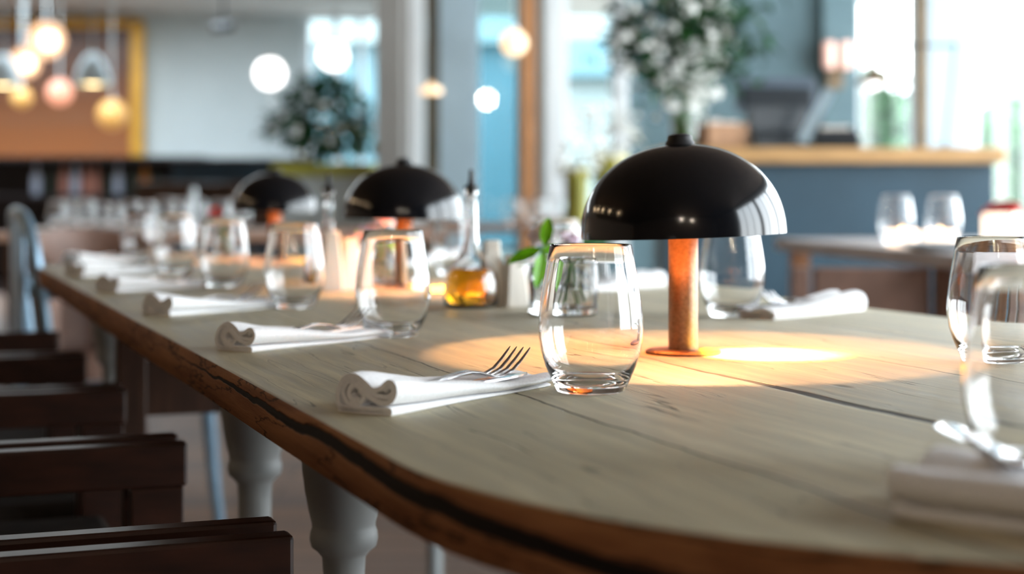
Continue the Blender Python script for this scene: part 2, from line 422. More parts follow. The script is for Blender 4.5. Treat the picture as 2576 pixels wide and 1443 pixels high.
wall_box('trim_1', -9.0, .2, 11.6, 11.9, CEIL - .10, CEIL, M['ceiling'])

def window(n, rect, plane, mull=(), rails=(), m='frame', bar=.05, depth=.09, pane='pane', axis='x'):
    """rect = (a0, a1, z0, z1) in a wall at y = plane (axis x) or x = plane (axis y)"""
    a0, a1, z0, z1 = rect
    w = bpy.data.objects.new('window_%d' % n, None); COL.objects.link(w); w['kind'] = 'structure'
    def bx(mb, p0, p1, q0, q1, d=depth):
        if axis == 'x': mb.box(p0, p1, plane - d / 2, plane + d / 2, q0, q1)
        else: mb.box(plane - d / 2, plane + d / 2, p0, p1, q0, q1)
    f = MB()
    bx(f, a0, a0 + bar, z0, z1); bx(f, a1 - bar, a1, z0, z1); bx(f, a0 + bar, a1 - bar, z0, z0 + bar); bx(f, a0 + bar, a1 - bar, z1 - bar, z1)
    for x in mull: bx(f, x - bar / 2, x + bar / 2, z0 + bar, z1 - bar, depth * .8)
    for z in rails: bx(f, a0 + bar, a1 - bar, z - bar / 2, z + bar / 2, depth * .7)
    f.build('frame', M[m], w, ang=0)
    p = MB(); bx(p, a0 + bar * .6, a1 - bar * .6, z0 + bar * .6, z1 - bar * .6, .008); p.build('pane', M[pane], w, ang=0)
    return w

# right wall with a row of tall windows
XR = 3.25
wall_box('wall_right', XR, XR + .2, -3.2, -.6, 0, CEIL, M['dark_wall'])
wall_box('trim_2', XR, XR + .2, -.6, 10.1, 0, .4, M['white_wall'])
wall_box('trim_3', XR, XR + .2, -.6, 10.1, 2.65, CEIL, M['white_wall'])
for i in range(5):
    y0 = -.4 + i * 2.1
    wall_box('trim_%d' % (4 + i if i < 4 else 30), XR, XR + .2, y0 - .2, y0, .4, 2.65, M['frame_blue'])
    window(1 + i if i < 4 else 14, (y0, y0 + 1.9, .4, 2.65), XR + .1, mull=(y0 + .63, y0 + 1.27), axis='y')
    portal('daylight_portal', (XR + .22, y0 + .95, 1.525), (0, R(90), 0), 2.25, 1.9)
wall_box('trim_8', XR, XR + .2, 9.9, 10.15, .4, 2.65, M['frame_blue'])

# glazed wall across the back of the room (y = 10)
YB = 10.0
def bX(px): return (px - CX) / FPX * YB
def band(name, p0, p1, m, z0=0, z1=CEIL, y0=YB - .06, y1=YB + .06): return wall_box(name, bX(p0), bX(p1), y0, y1, z0, z1, M[m])
band('trim_9', 1008, 1032, 'grey_wall')
band('trim_10', 1032, 1068, 'frame')
band('wall_niche', 1068, 1106, 'brown_frame', y0=YB + .10, y1=YB + .16)
band('trim_11', 1106, 1192, 'frame_blue')
window(5, (bX(1192), bX(1312), 0.02, CEIL), YB, m='frame_blue', bar=.035, pane='pane_teal', rails=(.55,))
band('trim_12', 1312, 1350, 'orange_wood', y0=YB - .12)
band('trim_13', 1350, 1372, 'white_wall', y0=YB - .10)
band('trim_14', 1372, 1415, 'frame', y0=YB - .16)
window(6, (bX(1415), bX(1548), .45, CEIL), YB, bar=.03, rails=(1.02,))
band('trim_15', 1415, 1548, 'white_wall', z1=.45)
band('trim_16', 1548, 1576, 'frame', y0=YB - .16)
band('wall_back_right', 1576, 2060, 'teal_wall')
band('wall_pier', 2060, 2146, 'teal_wall', y0=YB - .14)
window(7, (bX(2146), bX(2304), .55, CEIL), YB, bar=.035)
band('trim_17', 2146, 2304, 'white_wall', z1=.55)
band('trim_18', 2300, 2322, 'brown_frame', y0=YB - .14)
band('trim_19', 2322, 2438, 'frame_blue', y0=YB - .10)
window(8, (bX(2438), XR, .55, CEIL), YB, bar=.04)
wall_box('trim_20', bX(2438), XR, YB - .06, YB + .06, 0, .55, M['white_wall'])
for a, b in ((1192, 1312), (1415, 1548), (2146, 2304), (2438, 2600)):
    portal('daylight_portal', (bX((a + b) / 2), YB + .12, 1.65), (R(-90), 0, 0), (b - a) / 406, 2.3)
# square pillar in front of it
wall_box('column_square', pxp(946, 0, 9)[0], pxp(1010, 0, 9)[0], 9.0, 9.16, 0, CEIL, M['grey_wall'])

# deeper room on the left
YA = 17.5
def aX(px): return (px - CX) / FPX * YA
wall_box('wall_back_left', -9.0, aX(765), YA, YA + .2, 0, CEIL, M['white_wall'])
wall_box('trim_21', aX(765), -1.2, YA, YA + .2, 0, .95, M['white_wall'])
window(9, (aX(765), -1.2, .95, CEIL), YA + .1, mull=(aX(845), aX(905)), m='frame', bar=.06, depth=.12)
portal('daylight_portal', ((aX(765) - 1.2) / 2, YA + .28, 1.9), (R(-90), 0, 0), 1.05, 1.9)
part = MB().prism([(-.70, 10.06), (-.58, 10.06), (-1.08, 17.5), (-1.2, 17.5)], 0, CEIL)
struct('wall_partition', part, M['white_wall'], ang=0)
wall_box('wall_left', -9.2, -9.0, -3.2, 17.6, 0, CEIL, M['warm_wall'])

# ------------------------------------------------------------------ outside
struct('ground_outside', MB().box(-14, 30, 10.2, 60, -.3, -.14), M['outside_ground'], ang=0)
fa = thing('building', 'pale teal building with flat roof seen through the glazed back wall', 'building', (1.0, 32, -.14))
MB().box(-6, 2.8, 0, 6, 0, 9).build('wall', M['facade'], fa, ang=0)
MB().box(-6, 2.8, -.5, 0, 4.0, 4.5).build('ledge', M['facade_white'], fa, ang=0)
fb = thing('low_building', 'low pale building with a sloping roof behind the window left of the big plant', 'building', (2.2, 26, -.14))
MB().box(-1.6, 1.2, 0, 4, 0, 2.9).build('wall', M['facade_white'], fb, ang=0)
MB().prism([(-.6, 2.9), (4.3, 2.9), (4.3, 3.0), (-.6, 3.5)], -1.65, 1.3, T=Matrix(((0, 0, 1, 0), (1, 0, 0, 0), (0, 1, 0, 0), (0, 0, 0, 1)))).build('roof', M['facade'], fb, ang=0)

def bush_mb(w, d, h, n, L, W, z0=0, rnd=None):
    rnd = rnd or random; mb = MB()
    for _ in range(n):
        while True:
            p = Vector((rnd.uniform(-1, 1), rnd.uniform(-1, 1), rnd.uniform(-1, 1)))
            if .35 < p.length < 1: break
        q = Vector((p.x * w / 2, p.y * d / 2, z0 + h / 2 + p.z * h / 2))
        dr = (p + Vector((rnd.uniform(-.7, .7), rnd.uniform(-.7, .7), rnd.uniform(-.7, .5)))).normalized()
        mb.leaf(q, dr, Vector((rnd.uniform(-1, 1), rnd.uniform(-1, 1), 1)), L * rnd.uniform(.7, 1.3), W * rnd.uniform(.7, 1.2))
    return mb
gardens = [(2222, 15.0, 1.2, 2.05, 'rounded green garden shrub outside the window behind the arm lamp'),
           (2345, 19.5, 1.6, 1.9, 'green garden shrub outside, partly behind the pale blue window post'),
           (2600, 16.2, 2.2, 2.1, 'broad green garden shrub outside the window at the far right'),
           (2800, 21.5, 2.0, 2.3, 'taller green garden shrub outside, beyond the right window edge'),
           (1480, 17.0, 1.0, .62, 'small low shrub outside the window left of the big plant')]
for px, d, w, h, lab in gardens:
    sh = thing('garden_shrub', lab, 'shrub', (pxp(px, 0, d)[0], d, -.14), group='garden shrubs outside')
    bush_mb(w, 1.2, h, 900, .16, .10, z0=.12).ball((0, 0, .12 + h / 2), 1, 20, (w * .43, .5, h * .43)).build('foliage', M['hedge'], sh, ang=0, recalc=False)
    st = MB()
    for k in range(4):
        a = k * 1.6; st.tube([(0, 0, 0), (.1 * math.cos(a), .1 * math.sin(a), h * .4), (.25 * w * math.cos(a), .25 * math.sin(a), h * .75)], [.02, .015, .006], 6)
    st.build('stem', M['bark'], sh)

# ------------------------------------------------------------------ the long oak table
UN, UF, HW, AE = -.215, 2.29, .465, .43     # straight part, half width, end depth
def outline(n=40, off=0):
    pts = []
    for k in range(n + 1):
        a = math.pi + math.pi * k / n
        pts.append((HW + (HW + off) * math.cos(a), UN + (AE + off) * math.sin(a)))
    for k in range(1, 24): pts.append((2 * HW + off, UN + (UF - UN) * k / 24))
    for k in range(n + 1):
        a = math.pi * k / n
        pts.append((HW + (HW + off) * math.cos(a), UF + (AE + off) * math.sin(a)))
    for k in range(1, 24): pts.append((-off, UF + (UN - UF) * k / 24))
    return pts
rt = random.Random(3)
wob = [(rt.uniform(-.0012, .0012), rt.uniform(-.002, .002)) for _ in range(200)]
tab = thing('dining_table', 'long pale oak table with rounded ends and a dark rough edge, set for dinner', 'table', uv(0, 0, 0), TROT)
mb = MB()
rings = [(outline(off=-.004), .75), (outline(off=-.0012), .7492), (outline(off=0), .747), (outline(off=.0008), .732), (outline(off=-.002), .7135), (outline(off=-.006), .711)]
n = len(rings[0][0]); vs = []
for ri, (o, z) in enumerate(rings):
    for k, (x, y) in enumerate(o):
        w_ = .0010 * math.sin(k * .31) + .0007 * math.sin(k * .83 + 1)
        vs.append((x + w_ * (1 if ri >= 2 else .5), y, z - .75))
fs = [tuple(range(n))]; mi = [0]
for r in range(len(rings) - 1):
    for k in range(n):
        fs.append((r * n + k, r * n + (k + 1) % n, (r + 1) * n + (k + 1) % n, (r + 1) * n + k)); mi.append(0 if r == 0 else 1)
fs.append(tuple((len(rings) - 1) * n + k for k in range(n))[::-1]); mi.append(1)
mb.v, mb.f, mb.mi = vs, fs, mi
mb.build('tabletop', [M['oak'], M['edge']], tab, ang=50, loc=(0, 0, .75))
LEG = [(0, 0), (.020, 0), (.026, .004), (.026, .02), (.018, .03), (.0165, .06), (.0165, .20), (.0175, .36), (.0185, .47), (.0195, .545), (.0205, .560),
       (.0255, .566), (.0305, .570), (.0320, .577), (.0315, .583), (.0298, .588), (.0300, .592), (.0330, .604), (.0365, .622), (.0390, .642), (.0398, .662), (.038, .685), (.034, .702), (.032, .7112), (0, .7112)]
for lu, lv in ((.39, .13), (.80, .13), (.39, .80), (.80, .80), (2.18, .13), (2.18, .80)):
    MB().lathe(LEG, 32, (lv, lu, 0)).build('leg', M['grey_leg'], tab, ang=60)
MB().box(.06, .86, 1.42, 1.46, .56, .645).build('cross_beam', M['dark_wood'], tab, ang=0, bevel=.004)
for lv in (.07, .83):
    MB().box(lv - .022, lv + .022, 1.418, 1.462, 0, .7112).build('centre_leg', M['dark_wood'], tab, ang=0, bevel=.003)

# ------------------------------------------------------------------ dome table lamps
def make_lamp(label, loc, tilt, rz, power):
    t = thing('table_lamp', label, 'lamp', loc, rz, 'dome lamps down the middle of the table')
    MB().lathe([(0, 0), (.0345, 0), (.0355, .0008), (.0355, .0024), (.034, .0034), (.016, .0042), (0, .0042)], 64).build('base', M['bronze'], t)
    MB().lathe([(0, .004), (.0139, .004), (.0139, .150), (.0125, .1515), (0, .1515)], 48).build('stem', M['bronze'], t, ang=50)
    sh = bpy.data.objects.new('shade', None)
    RZ, RR, HH = .1105, .0965, .0865
    prof_o = [(RR * math.sin(a) ** .93 if a > 0 else 0, RZ + HH * math.cos(a) ** 1.0) for a in [math.pi / 2 * k / 40 for k in range(41)]]
    prof_o = [(RR * math.pow(max(0, 1 - abs((z - RZ) / HH) ** 2.12), 1 / 2.12), z) for z in [RZ + HH * math.cos(math.pi / 2 * k / 40) for k in range(41)]]
    prof_o[-1] = (RR, RZ)
    th_o, th_i = .0012, .0012
    mid = [(max(0, r - th_o), z - th_o * (1 - r / RR)) for r, z in prof_o]; mid[-1] = (RR - th_o, RZ)
    inn = [(max(0, r - th_o - th_i), z - (th_o + th_i) * (1 - r / RR)) for r, z in prof_o]; inn[-1] = (RR - th_o - th_i, RZ)
    T = Matrix.Translation((0, 0, RZ)) @ Matrix.Rotation(tilt, 4, 'Y') @ Matrix.Translation((0, 0, -RZ))
    def shell(a, b): return MB().lathe(a + b[::-1], 96, T=T)
    s = shell(prof_o, mid).build('shade', M['black'], t, ang=50)
    l = shell(mid, inn).build('lining', M['copper'], s, ang=50); l['label'] = 'copper lining inside the dome'
    zt = RZ + HH
    MB().lathe([(0, zt - .004), (.0150, zt - .004), (.0135, zt + .0015), (.0118, zt + .004), (.0118, zt + .0062), (.0105, zt + .0082), (.006, zt + .0094), (0, zt + .0096)], 40, T=T).build('finial', M['rib'], t)
    MB().lathe([(0, .1516), (.0105, .1516), (.0105, .160), (.009, .164), (.006, .1675), (0, .169)], 24).build('bulb', M['bulb'], t)
    d = bpy.data.lights.new('bulb_light', 'POINT'); d.energy = power; d.color = (1, .52, .22); d.shadow_soft_size = .006
    o = bpy.data.objects.new('bulb_light', d); COL.objects.link(o); o.parent = t; o.location = (0.0, 0, .1735)
    d = bpy.data.lights.new('bulb_beam', 'SPOT'); d.energy = power * 9.5; d.color = (1, .66, .05); d.shadow_soft_size = .004
    d.spot_size = R(48); d.spot_blend = .55
    o = bpy.data.objects.new('bulb_beam', d); COL.objects.link(o); o.parent = t; o.location = (.036, -.004, .160); o.rotation_euler = (0, R(-14), R(-6))
    return t
PW = 2.6
lamp_pos = [uv(.280, .4294), uv(1.360, .4826), uv(2.47, .52)]
make_lamp('black dome table lamp nearest the camera, largest, beside the sharp tumbler', lamp_pos[0], R(-2.1), 0, PW)
make_lamp('middle one of three black dome table lamps, just behind the amber oil bottle', lamp_pos[1], R(0.4), R(5), PW * .6)
make_lamp('farthest and smallest of three black dome table lamps, at the far table end', lamp_pos[2], R(1.0), R(20), PW * .6)

# ------------------------------------------------------------------ place settings
def glass_profile(s=1.0):
    out = [(0, .0036), (.010, .0032), (.017, .0020), (.0215, .0004), (.0232, 0), (.0245, .0003), (.0258, .0012), (.0272, .004), (.0305, .011), (.0345, .020), (.0378, .031), (.0395, .041), (.0399, .048),
           (.0394, .058), (.0380, .070), (.0358, .084), (.0334, .098), (.0312, .110), (.0309, .1114)]
    inn = [(.0303, .1118), (.0298, .1112), (.0320, .098), (.0345, .084), (.0367, .070), (.0381, .058), (.0386, .048), (.0381, .041), (.0364, .031), (.0325, .020), (.0265, .0118), (.016, .0085), (0, .0078)]
    return [(r * s, z * s) for r, z in out + inn]
def make_tumbler(label, loc, group=None):
    o = MB().lathe(glass_profile(), 72).build('tumbler', M['glass'], ang=75); o.location = loc
    return tag(o, label, 'glass', group)

def catmull(pts, per=8):
    out = []
    for i in range(len(pts) - 1):
        p0, p1, p2, p3 = [Vector(pts[max(0, min(len(pts) - 1, i + k))]) for k in (-1, 0, 1, 2)]
        for j in range(per):
            t = j / per
            out.append(.5 * ((2 * p1) + (-p0 + p2) * t + (2 * p0 - 5 * p1 + 4 * p2 - p3) * t * t + (-p0 + 3 * p1 - 3 * p2 + p3) * t ** 3))
    out.append(Vector(pts[-1])); return out
NAP = [(10, 9.5), (16, 8.5), (21, 12), (19, 17), (13, 19), (5, 15.5), (-6, 10.5), (-16, 8.5), (-25, 10), (-30, 16), (-27.5, 21.5), (-21, 22.5), (-13, 18.5), (-5, 17.5), (2, 21.5),
       (11, 24.8), (20, 24.5), (29, 20.5), (34, 13), (33, 5), (26, 2.4), (10, 3.2), (-8, 3.6), (-22, 4.2), (-24.5, 2.6), (-21, 1.5), (0, 1.6), (20, 1.7), (33, 2.0)]
NAP = [(a * .82, b) for a, b in NAP]
NAP2 = [(12, 16), (6, 12), (12, 6.5), (24, 6.2), (29.5, 13), (25, 20), (15, 22), (6, 19.5), (-3, 14.5), (-12, 13), (-21, 12.6), (-26, 17), (-21, 19.5), (-16, 16)]
NAP2 = [(a * .82, b) for a, b in NAP2]
def make_napkin(label, loc, rz, L=.215, group=None, seed=0, far=.42):
    rn = random.Random(seed); mb = MB()
    for curve, th, inset in ((NAP, 3.5, 0), (NAP2, 3.0, .0015)):
        pts = [Vector((p[0], p[1])) for p in catmull([(a, b, 0) for a, b in curve], 7)]
        lo, hi = [], []
        for i, p in enumerate(pts):
            t = (pts[min(i + 1, len(pts) - 1)] - pts[max(i - 1, 0)]).normalized(); nn = Vector((-t.y, t.x))
            hi.append(p + nn * th / 2); lo.append(p - nn * th / 2)
        loop = hi + lo[::-1]; secs = []; N = 18; ph = rn.uniform(0, 6)
        for k in range(N + 1):
            f = k / N; sz = 1 - (1 - far) * min(1, max(0, (f - .08) / .6)) ** .8; sy = 1 + .10 * f
            w = .0012 * math.sin(f * 7 + ph)
            edge = 1 - .04 * (1 if k in (0, N) else 0)
            secs.append([(inset + f * (L - 2 * inset), p.x / 1000 * sy * edge + w + .006 * f, max(.0002, p.y / 1000 * sz * (1 + .04 * math.sin(f * 11 + p.x * .12 + ph)))) for p in loop])
        mb.loft(secs)
    o = mb.build('napkin', M['cloth'], ang=60); o.location = loc; o.rotation_euler[2] = rz
    return tag(o, label, 'napkin', group)

def strip_secs(rows):
    """rows of (x, half width, z, thickness) -> rounded rectangular sections"""
    out = []
    for x, w, z, t in rows:
        b = min(w, t) * .35
        out.append([(x, -w + b, z - t / 2), (x, w - b, z - t / 2), (x, w, z - t / 2 + b), (x, w, z + t / 2 - b), (x, w - b, z + t / 2), (x, -w + b, z + t / 2), (x, -w, z + t / 2 - b), (x, -w, z - t / 2 + b)])
    return out
fork_mb = MB()
fork_mb.loft(strip_secs([(0, .0055, .0012, .0016), (.003, .0085, .0012, .0022), (.02, .0090, .0016, .0024), (.05, .0070, .0036, .0026), (.08, .0048, .0066, .0030), (.105, .0036, .0092, .0032),
                         (.120, .0036, .0098, .0030), (.130, .0055, .0088, .0022), (.138, .0100, .0064, .0017), (.146, .0122, .0044, .0016), (.152, .0125, .0040, .0015)]))
for k in range(4):
    y = (-1.5 + k) * .0068
    rows = [(x, w, z, t) for x, w, z, t in ((.1505, .0024, .0040, .0015), (.160, .0020, .0048, .0016), (.172, .0019, .0080, .0016), (.184, .0017, .0150, .0015), (.194, .0013, .0220, .0013), (.198, .0006, .0250, .0008))]
    fork_mb.loft([[(a, b + y * (1 + .06 * (x_ - .15) / .05), c) for a, b, c in s] for s, x_ in zip(strip_secs(rows), [r[0] for r in rows])])
knife_mb = MB()
knife_mb.loft(strip_secs([(0, .005, .0030, .003), (.004, .0075, .0030, .0055), (.03, .0078, .0032, .0062), (.07, .0062, .0034, .0060), (.092, .0050, .0035, .0050), (.098, .0062, .0035, .0030)]))
knife_mb.loft([[(x, a * w, .0035 + b) for a, b in ((-1, -.0009), (.6, -.0007), (1, 0), (.6, .0007), (-1, .0009))] for x, w in ((.0985, .0062), (.11, .0085), (.15, .0092), (.175, .0088), (.19, .006), (.197, .0015))])
fork0 = knife0 = None
def cutlery(kind, label, loc, rz, ry, group, rx=0):
    global fork0, knife0
    src = fork0 if kind == 'fork' else knife0
    if src is None:
        o = (fork_mb if kind == 'fork' else knife_mb).build('dinner_fork' if kind == 'fork' else 'table_knife', M['steel'], ang=35)
        if kind == 'fork': fork0 = o
        else: knife0 = o
    else:
        o = src.copy(); COL.objects.link(o)
    o.location = loc; o.rotation_euler = (rx, ry, rz); o.scale = (.86, .86, .86)
    return tag(o, label, kind, group)

ORD = ['nearest', 'second nearest', 'third', 'fourth', 'fifth', 'farthest']
tumbler0 = None
def setting(gl, nl, fl, kl, gpos, npos, axis, seed, L=.205, far=.42, fork_x=.006, head=False):
    """one place: glass at gpos, napkin whose open roll end sits at npos and runs along the angle axis; cutlery lies in its groove"""
    global tumbler0
    if gpos is not None:
        if tumbler0 is None: tumbler0 = make_tumbler(gl, gpos, 'tumblers on the long table')
        else:
            o = tumbler0.copy(); COL.objects.link(o); o.location = gpos; o.rotation_euler[2] = seed; o['label'] = gl
    nk = make_napkin(nl, npos, axis, L, 'rolled napkins on the long table', seed, far)
    ca, sa = math.cos(axis), math.sin(axis)
    def loc(x, y, z): return (npos[0] + x * ca - y * sa, npos[1] + x * sa + y * ca, npos[2] + z)
    if head:
        nk.scale = (1, 1.32, 1)
        cutlery('knife', kl, (.229, .728, .774), R(87), R(1.5), 'knives on the napkins'); return
    cutlery('fork', fl, loc(fork_x, -.005, .0108), axis + R(seed % 3 - 1), 0, 'forks on the napkins')
    cutlery('knife', kl, loc(fork_x + .004, -.017, .0095), axis + R(2), 0, 'knives on the napkins')

side = 'left-hand side'
L_set = []
for k in range(6):
    u = .039 + .494 * k; gv = .229
    if k == 0: L_set.append((uv(.0392, .230), uv(-.0216, .0374), R(56)))
    elif k == 1: L_set.append((uv(.552, .226), uv(.4446, .0397), R(54)))
    elif k == 2: L_set.append((uv(1.009, .226), uv(.925, .036), R(55)))
    else: L_set.append((uv(u, gv), uv(u - .085, .036 + (.04 if k == 5 else 0)), R(55)))
names = ['in sharp focus closest to the camera', 'second along the chair side of the table', 'third along the chair side of the table', 'fourth along the chair side of the table', 'fifth along the chair side of the table', 'last of the chair-side row at the far end']
for k, (gp, npz, ax) in enumerate(L_set):
    s = names[k]
    setting('clear stemless tumbler ' + s, 'white rolled napkin ' + s, 'steel fork on the napkin ' + s, 'steel knife on the napkin ' + s, gp, npz, ax, k)
rs = [(uv(.670, .692), uv(.719, .888), R(225), 'on the far table side behind the nearest lamp'),
      (uv(1.25, .70), uv(1.30, .89), R(224), 'second along the far table side'),
      (uv(1.76, .70), uv(1.81, .885), R(224), 'third along the far table side'),
      (uv(2.22, .70), uv(2.27, .88), R(224), 'fourth along the far table side')]
for k, (gp, npz, ax, s) in enumerate(rs):
    setting('clear stemless tumbler ' + s, 'white rolled napkin ' + s, 'steel fork on the napkin ' + s, 'steel knife on the napkin ' + s, gp, npz, ax, 11 + k, L=.21, far=.5)
# tumbler at the right picture edge and the head-of-table setting
o = tumbler0.copy(); COL.objects.link(o); o.location = uv(.1117, .652); o['label'] = 'clear stemless tumbler cut by the right picture edge, upper of the two there'
setting('blurred clear tumbler standing on the napkin at the near table end', 'white folded napkin under the blurred tumbler at the near table end', 'steel fork on the napkin under the near blurred tumbler',
        'steel knife sticking out from the napkin at the near table end', uv(-.3753, .311), (.195, .770, .75), R(-42), 31, L=.18, far=.85, fork_x=.0, head=True)

# ------------------------------------------------------------------ bits along the middle of the table
def oil_bottle(label, loc, group='oil bottles on the long table', s=1.0):
    t = thing('oil_bottle', label, 'bottle', loc, 0, group)
    out = [(0, 0), (.031, 0), (.0345, .002), (.0360, .006), (.0365, .02), (.036, .032), (.033, .044), (.026, .056), (.0175, .067), (.0115, .078), (.0085, .092), (.0078, .120), (.0078, .148), (.0092, .150), (.0092, .154), (.0078, .155)]
    inn = [(.0062, .155), (.0062, .120), (.0068, .092), (.0098, .078), (.016, .067), (.0245, .056), (.0315, .044), (.0342, .032), (.0347, .02), (.0342, .007), (.030, .004), (0, .004)]
    MB().lathe(out + inn, 48).build('bottle_glass', M['glass'], t, ang=70)
    MB().lathe([(0, .0043), (.0297, .0043), (.0338, .0074), (.0343, .02), (.0338, .032), (.0311, .0438), (.027, .0515), (0, .0515)], 40).build('oil', M['oil'], t, ang=60)
    MB().lathe([(0, .150), (.0058, .150), (.0058, .156), (.0098, .1565), (.0098, .160), (.005, .162), (.0034, .170), (.0028, .182), (0, .182)], 20).build('pourer', M['rib'], t)
    return t
oil_bottle('amber oil bottle with tall thin neck beside two pale mills, nearer of two', pxp(1184, 780, 2.08) * 1)
b2 = oil_bottle('blurred oil bottle with tall thin neck beside the farther pair of mills', (0, 0, 0))
def on_table(px, py): 
    d = .15 * FPX / (py - HY); p = pxp(px, py, d); p.z = .75; return p
bpy.data.objects['oil_bottle'].location = on_table(1186, 772)
b2.location = on_table(826, 726)
def mill(label, loc, h, rz, group='pale wooden mills'):
    t = thing('wooden_mill', label, 'mill', loc, rz, group)
    r0, r1 = .0180, .0105
    sec = lambda w, z, c=.2: [(w * (1 - c), -w, z), (w, -w * (1 - c), z), (w, w * (1 - c), z), (w * (1 - c), w, z), (-w * (1 - c), w, z), (-w, w * (1 - c), z), (-w, -w * (1 - c), z), (-w * (1 - c), -w, z)]
    MB().loft([sec(r0 - .001, 0), sec(r0, .001), sec(r0 * .8 + r1 * .2, h * .25), sec(r1 * .5 + r0 * .5, h * .55), sec(r1, h * .86)]).build('body', M['pale_wood'], t, ang=30)
    MB().loft([sec(r1 - .0012, h * .86), sec(r1 - .0012, h * .872), sec(r1, h * .874), sec(r1 * .96, h * .985), sec(r1 * .8, h)]).build('cap', M['pale_wood'], t, ang=30)
    return t
mill('taller pale wooden mill right beside the nearer oil bottle', on_table(1237, 769), .088, R(10))
mill('shorter pale wooden mill between the nearer oil bottle pair and the flower glass', on_table(1291, 770), .068, R(25))
mill('taller pale wooden mill of the farther pair, left of the pink flowers', on_table(836, 731), .092, R(10))
mill('shorter pale wooden mill of the farther pair, left of the pink flowers', on_table(880, 729), .080, R(30))

def flower_mb(mb, c, r, n, up, mi=0, rnd=random):
    up = up.normalized(); a0 = up.orthogonal().normalized(); b0 = up.cross(a0)
    for layer, (rr, tilt) in enumerate(((1, .35), (.72, .9), (.42, 1.6))):
        for k in range(n):
            a = 2 * math.pi * (k + .5 * layer) / n + rnd.uniform(-.15, .15)
            d = (a0 * math.cos(a) + b0 * math.sin(a) + up * tilt).normalized()
            mb.leaf(c, d, up, r * rr, r * .75 * rr + .002, mi, .25)
def flower_glass(label, loc, kind, seed, w=.044, h=.062, n=5, leaves=5, spread=.05):
    rn = random.Random(seed)
    t = thing('flower_vase', label, 'vase', loc, 0, 'small glass vases of flowers')
    out = [(0, 0), (w * .90, 0), (w * .97, .002), (w, .006), (w, h - .001), (w - .0008, h)]
    inn = [(w - .0022, h), (w - .0026, h - .001), (w - .0026, .012), (w * .88, .0085), (0, .0085)]
    MB().lathe(out + inn, 48).build('vase_glass', M['glass'], t, ang=60)
    MB().lathe([(0, .009), (w * .87, .009), (w - .003, .0125), (w - .003, h * .55), (0, h * .55)], 40).build('water', M['water'], t, ang=60)
    ml, mf, ms = MB(), MB(), MB()
    for k in range(n):
        a = rn.uniform(0, 6.28); rr = rn.uniform(.3, 1) * spread
        tip = Vector((rr * math.cos(a), rr * math.sin(a), h + rn.uniform(.012, .045))); root = Vector((-.5 * w * math.cos(a), -.5 * w * math.sin(a), .014))
        mid_ = (root + tip) / 2 + Vector((0, 0, .012)); ms.tube([root, mid_, tip], [.0013, .0012, .0010], 6)
        flower_mb(mf, tip, rn.uniform(.014, .021), 6, Vector((rr * math.cos(a), rr * math.sin(a), .04)), rnd=rn)
    for k in range(leaves):
        a = rn.uniform(0, 6.28); b = Vector((.5 * w * math.cos(a), .5 * w * math.sin(a), h * rn.uniform(.95, 1.3)))
        ml.leaf(b, Vector((math.cos(a), math.sin(a), rn.uniform(-.2, .8))), Vector((0, 0, 1)), rn.uniform(.03, .05), rn.uniform(.012, .017), 0, .3)
    ms.build('stems', M['stem'], t); mf.build('blossoms', M[kind], t, ang=0, recalc=False); ml.build('leaves', M['bright_leaf'], t, ang=0, recalc=False)
    return t
fv = flower_glass('low glass vase with pale pink blossoms and fresh green leaves behind the sharp tumbler', on_table(1420, 792), 'lilac', 5, n=6, leaves=4)
lv = MB()
base = Vector((-.028, -.062, .083))
lv.leaf(base, Vector((-.95, -.15, -.30)), Vector((.05, -.6, .8)), .046, .023, 0, .12)
lv.leaf(base, Vector((-.16, -.2, -1)), Vector((.25, -1, 0)), .048, .018, 0, .05)
lv.leaf(base + Vector((.002, 0, .004)), Vector((.16, -.05, 1)), Vector((-.2, -1, .1)), .036, .018, 0, .08)
lv.leaf(base, Vector((.9, -.2, .0)), Vector((0, -.9, .4)), .024, .014, 0, .2)
lv.build('leaf_sprig', M['bright_leaf'], fv, ang=0, recalc=False)
MB().tube([(.008, .006, .012), (-.014, -.028, .066), tuple(base)], .0014, 6).build('sprig_stem', M['stem'], fv)
flower_glass('low glass vase with pink flowers behind the second tumbler', on_table(945, 716), 'pink', 8, n=8, leaves=3, spread=.055)
flower_glass('blurred vase with coral pink flowers left of the farthest dome lamp', on_table(560, 652), 'red_pink', 9, w=.038, h=.07, n=8, leaves=2, spread=.05)

# ------------------------------------------------------------------ wooden armchairs along the left side
ARM_Z = .632
def make_armchair(label, loc, rz):
    """local x points to the table, y along it; origin on the floor under the front edge of the arms"""
    t = thing('wooden_armchair', label, 'chair', loc, rz, 'dark wooden armchairs along the table')
    for sgn in (-1, 1):
        yo = sgn * .2225
        MB().box(-.47, 0, yo - .0125, yo + .0125, ARM_Z - .047, ARM_Z).build('armrest', M['chair'], t, ang=0, bevel=.0035)
        MB().box(-.060, -.004, yo - .0125, yo + .0125, 0, ARM_Z - .047).build('leg', M['chair'], t, ang=0, bevel=.002)
        MB().loft([[(x0 - .02, yo - .0125, z), (x0 + .025, yo - .0125, z), (x0 + .025, yo + .0125, z), (x0 - .02, yo + .0125, z)] for z, x0 in ((0, -.50), (.45, -.45), (ARM_Z - .02, -.465), (.80, -.50))]).build('leg', M['chair'], t, ang=30, bevel=.002)
    MB().box(-.46, -.02, -.21, .21, .385, .425).build('seat_frame', M['chair'], t, ang=0, bevel=.003)
    MB().box(-.455, -.03, -.205, .205, .425, .465).build('seat', M['chair_seat'], t, ang=0, bevel=.012)
    MB().box(-.505, -.478, -.21, .21, .66, .80).build('backrest', M['chair'], t, ang=0, bevel=.004)
    MB().box(-.30, -.28, -.21, .21, .18, .21).build('stretcher', M['chair'], t, ang=0, bevel=.002)
    return t
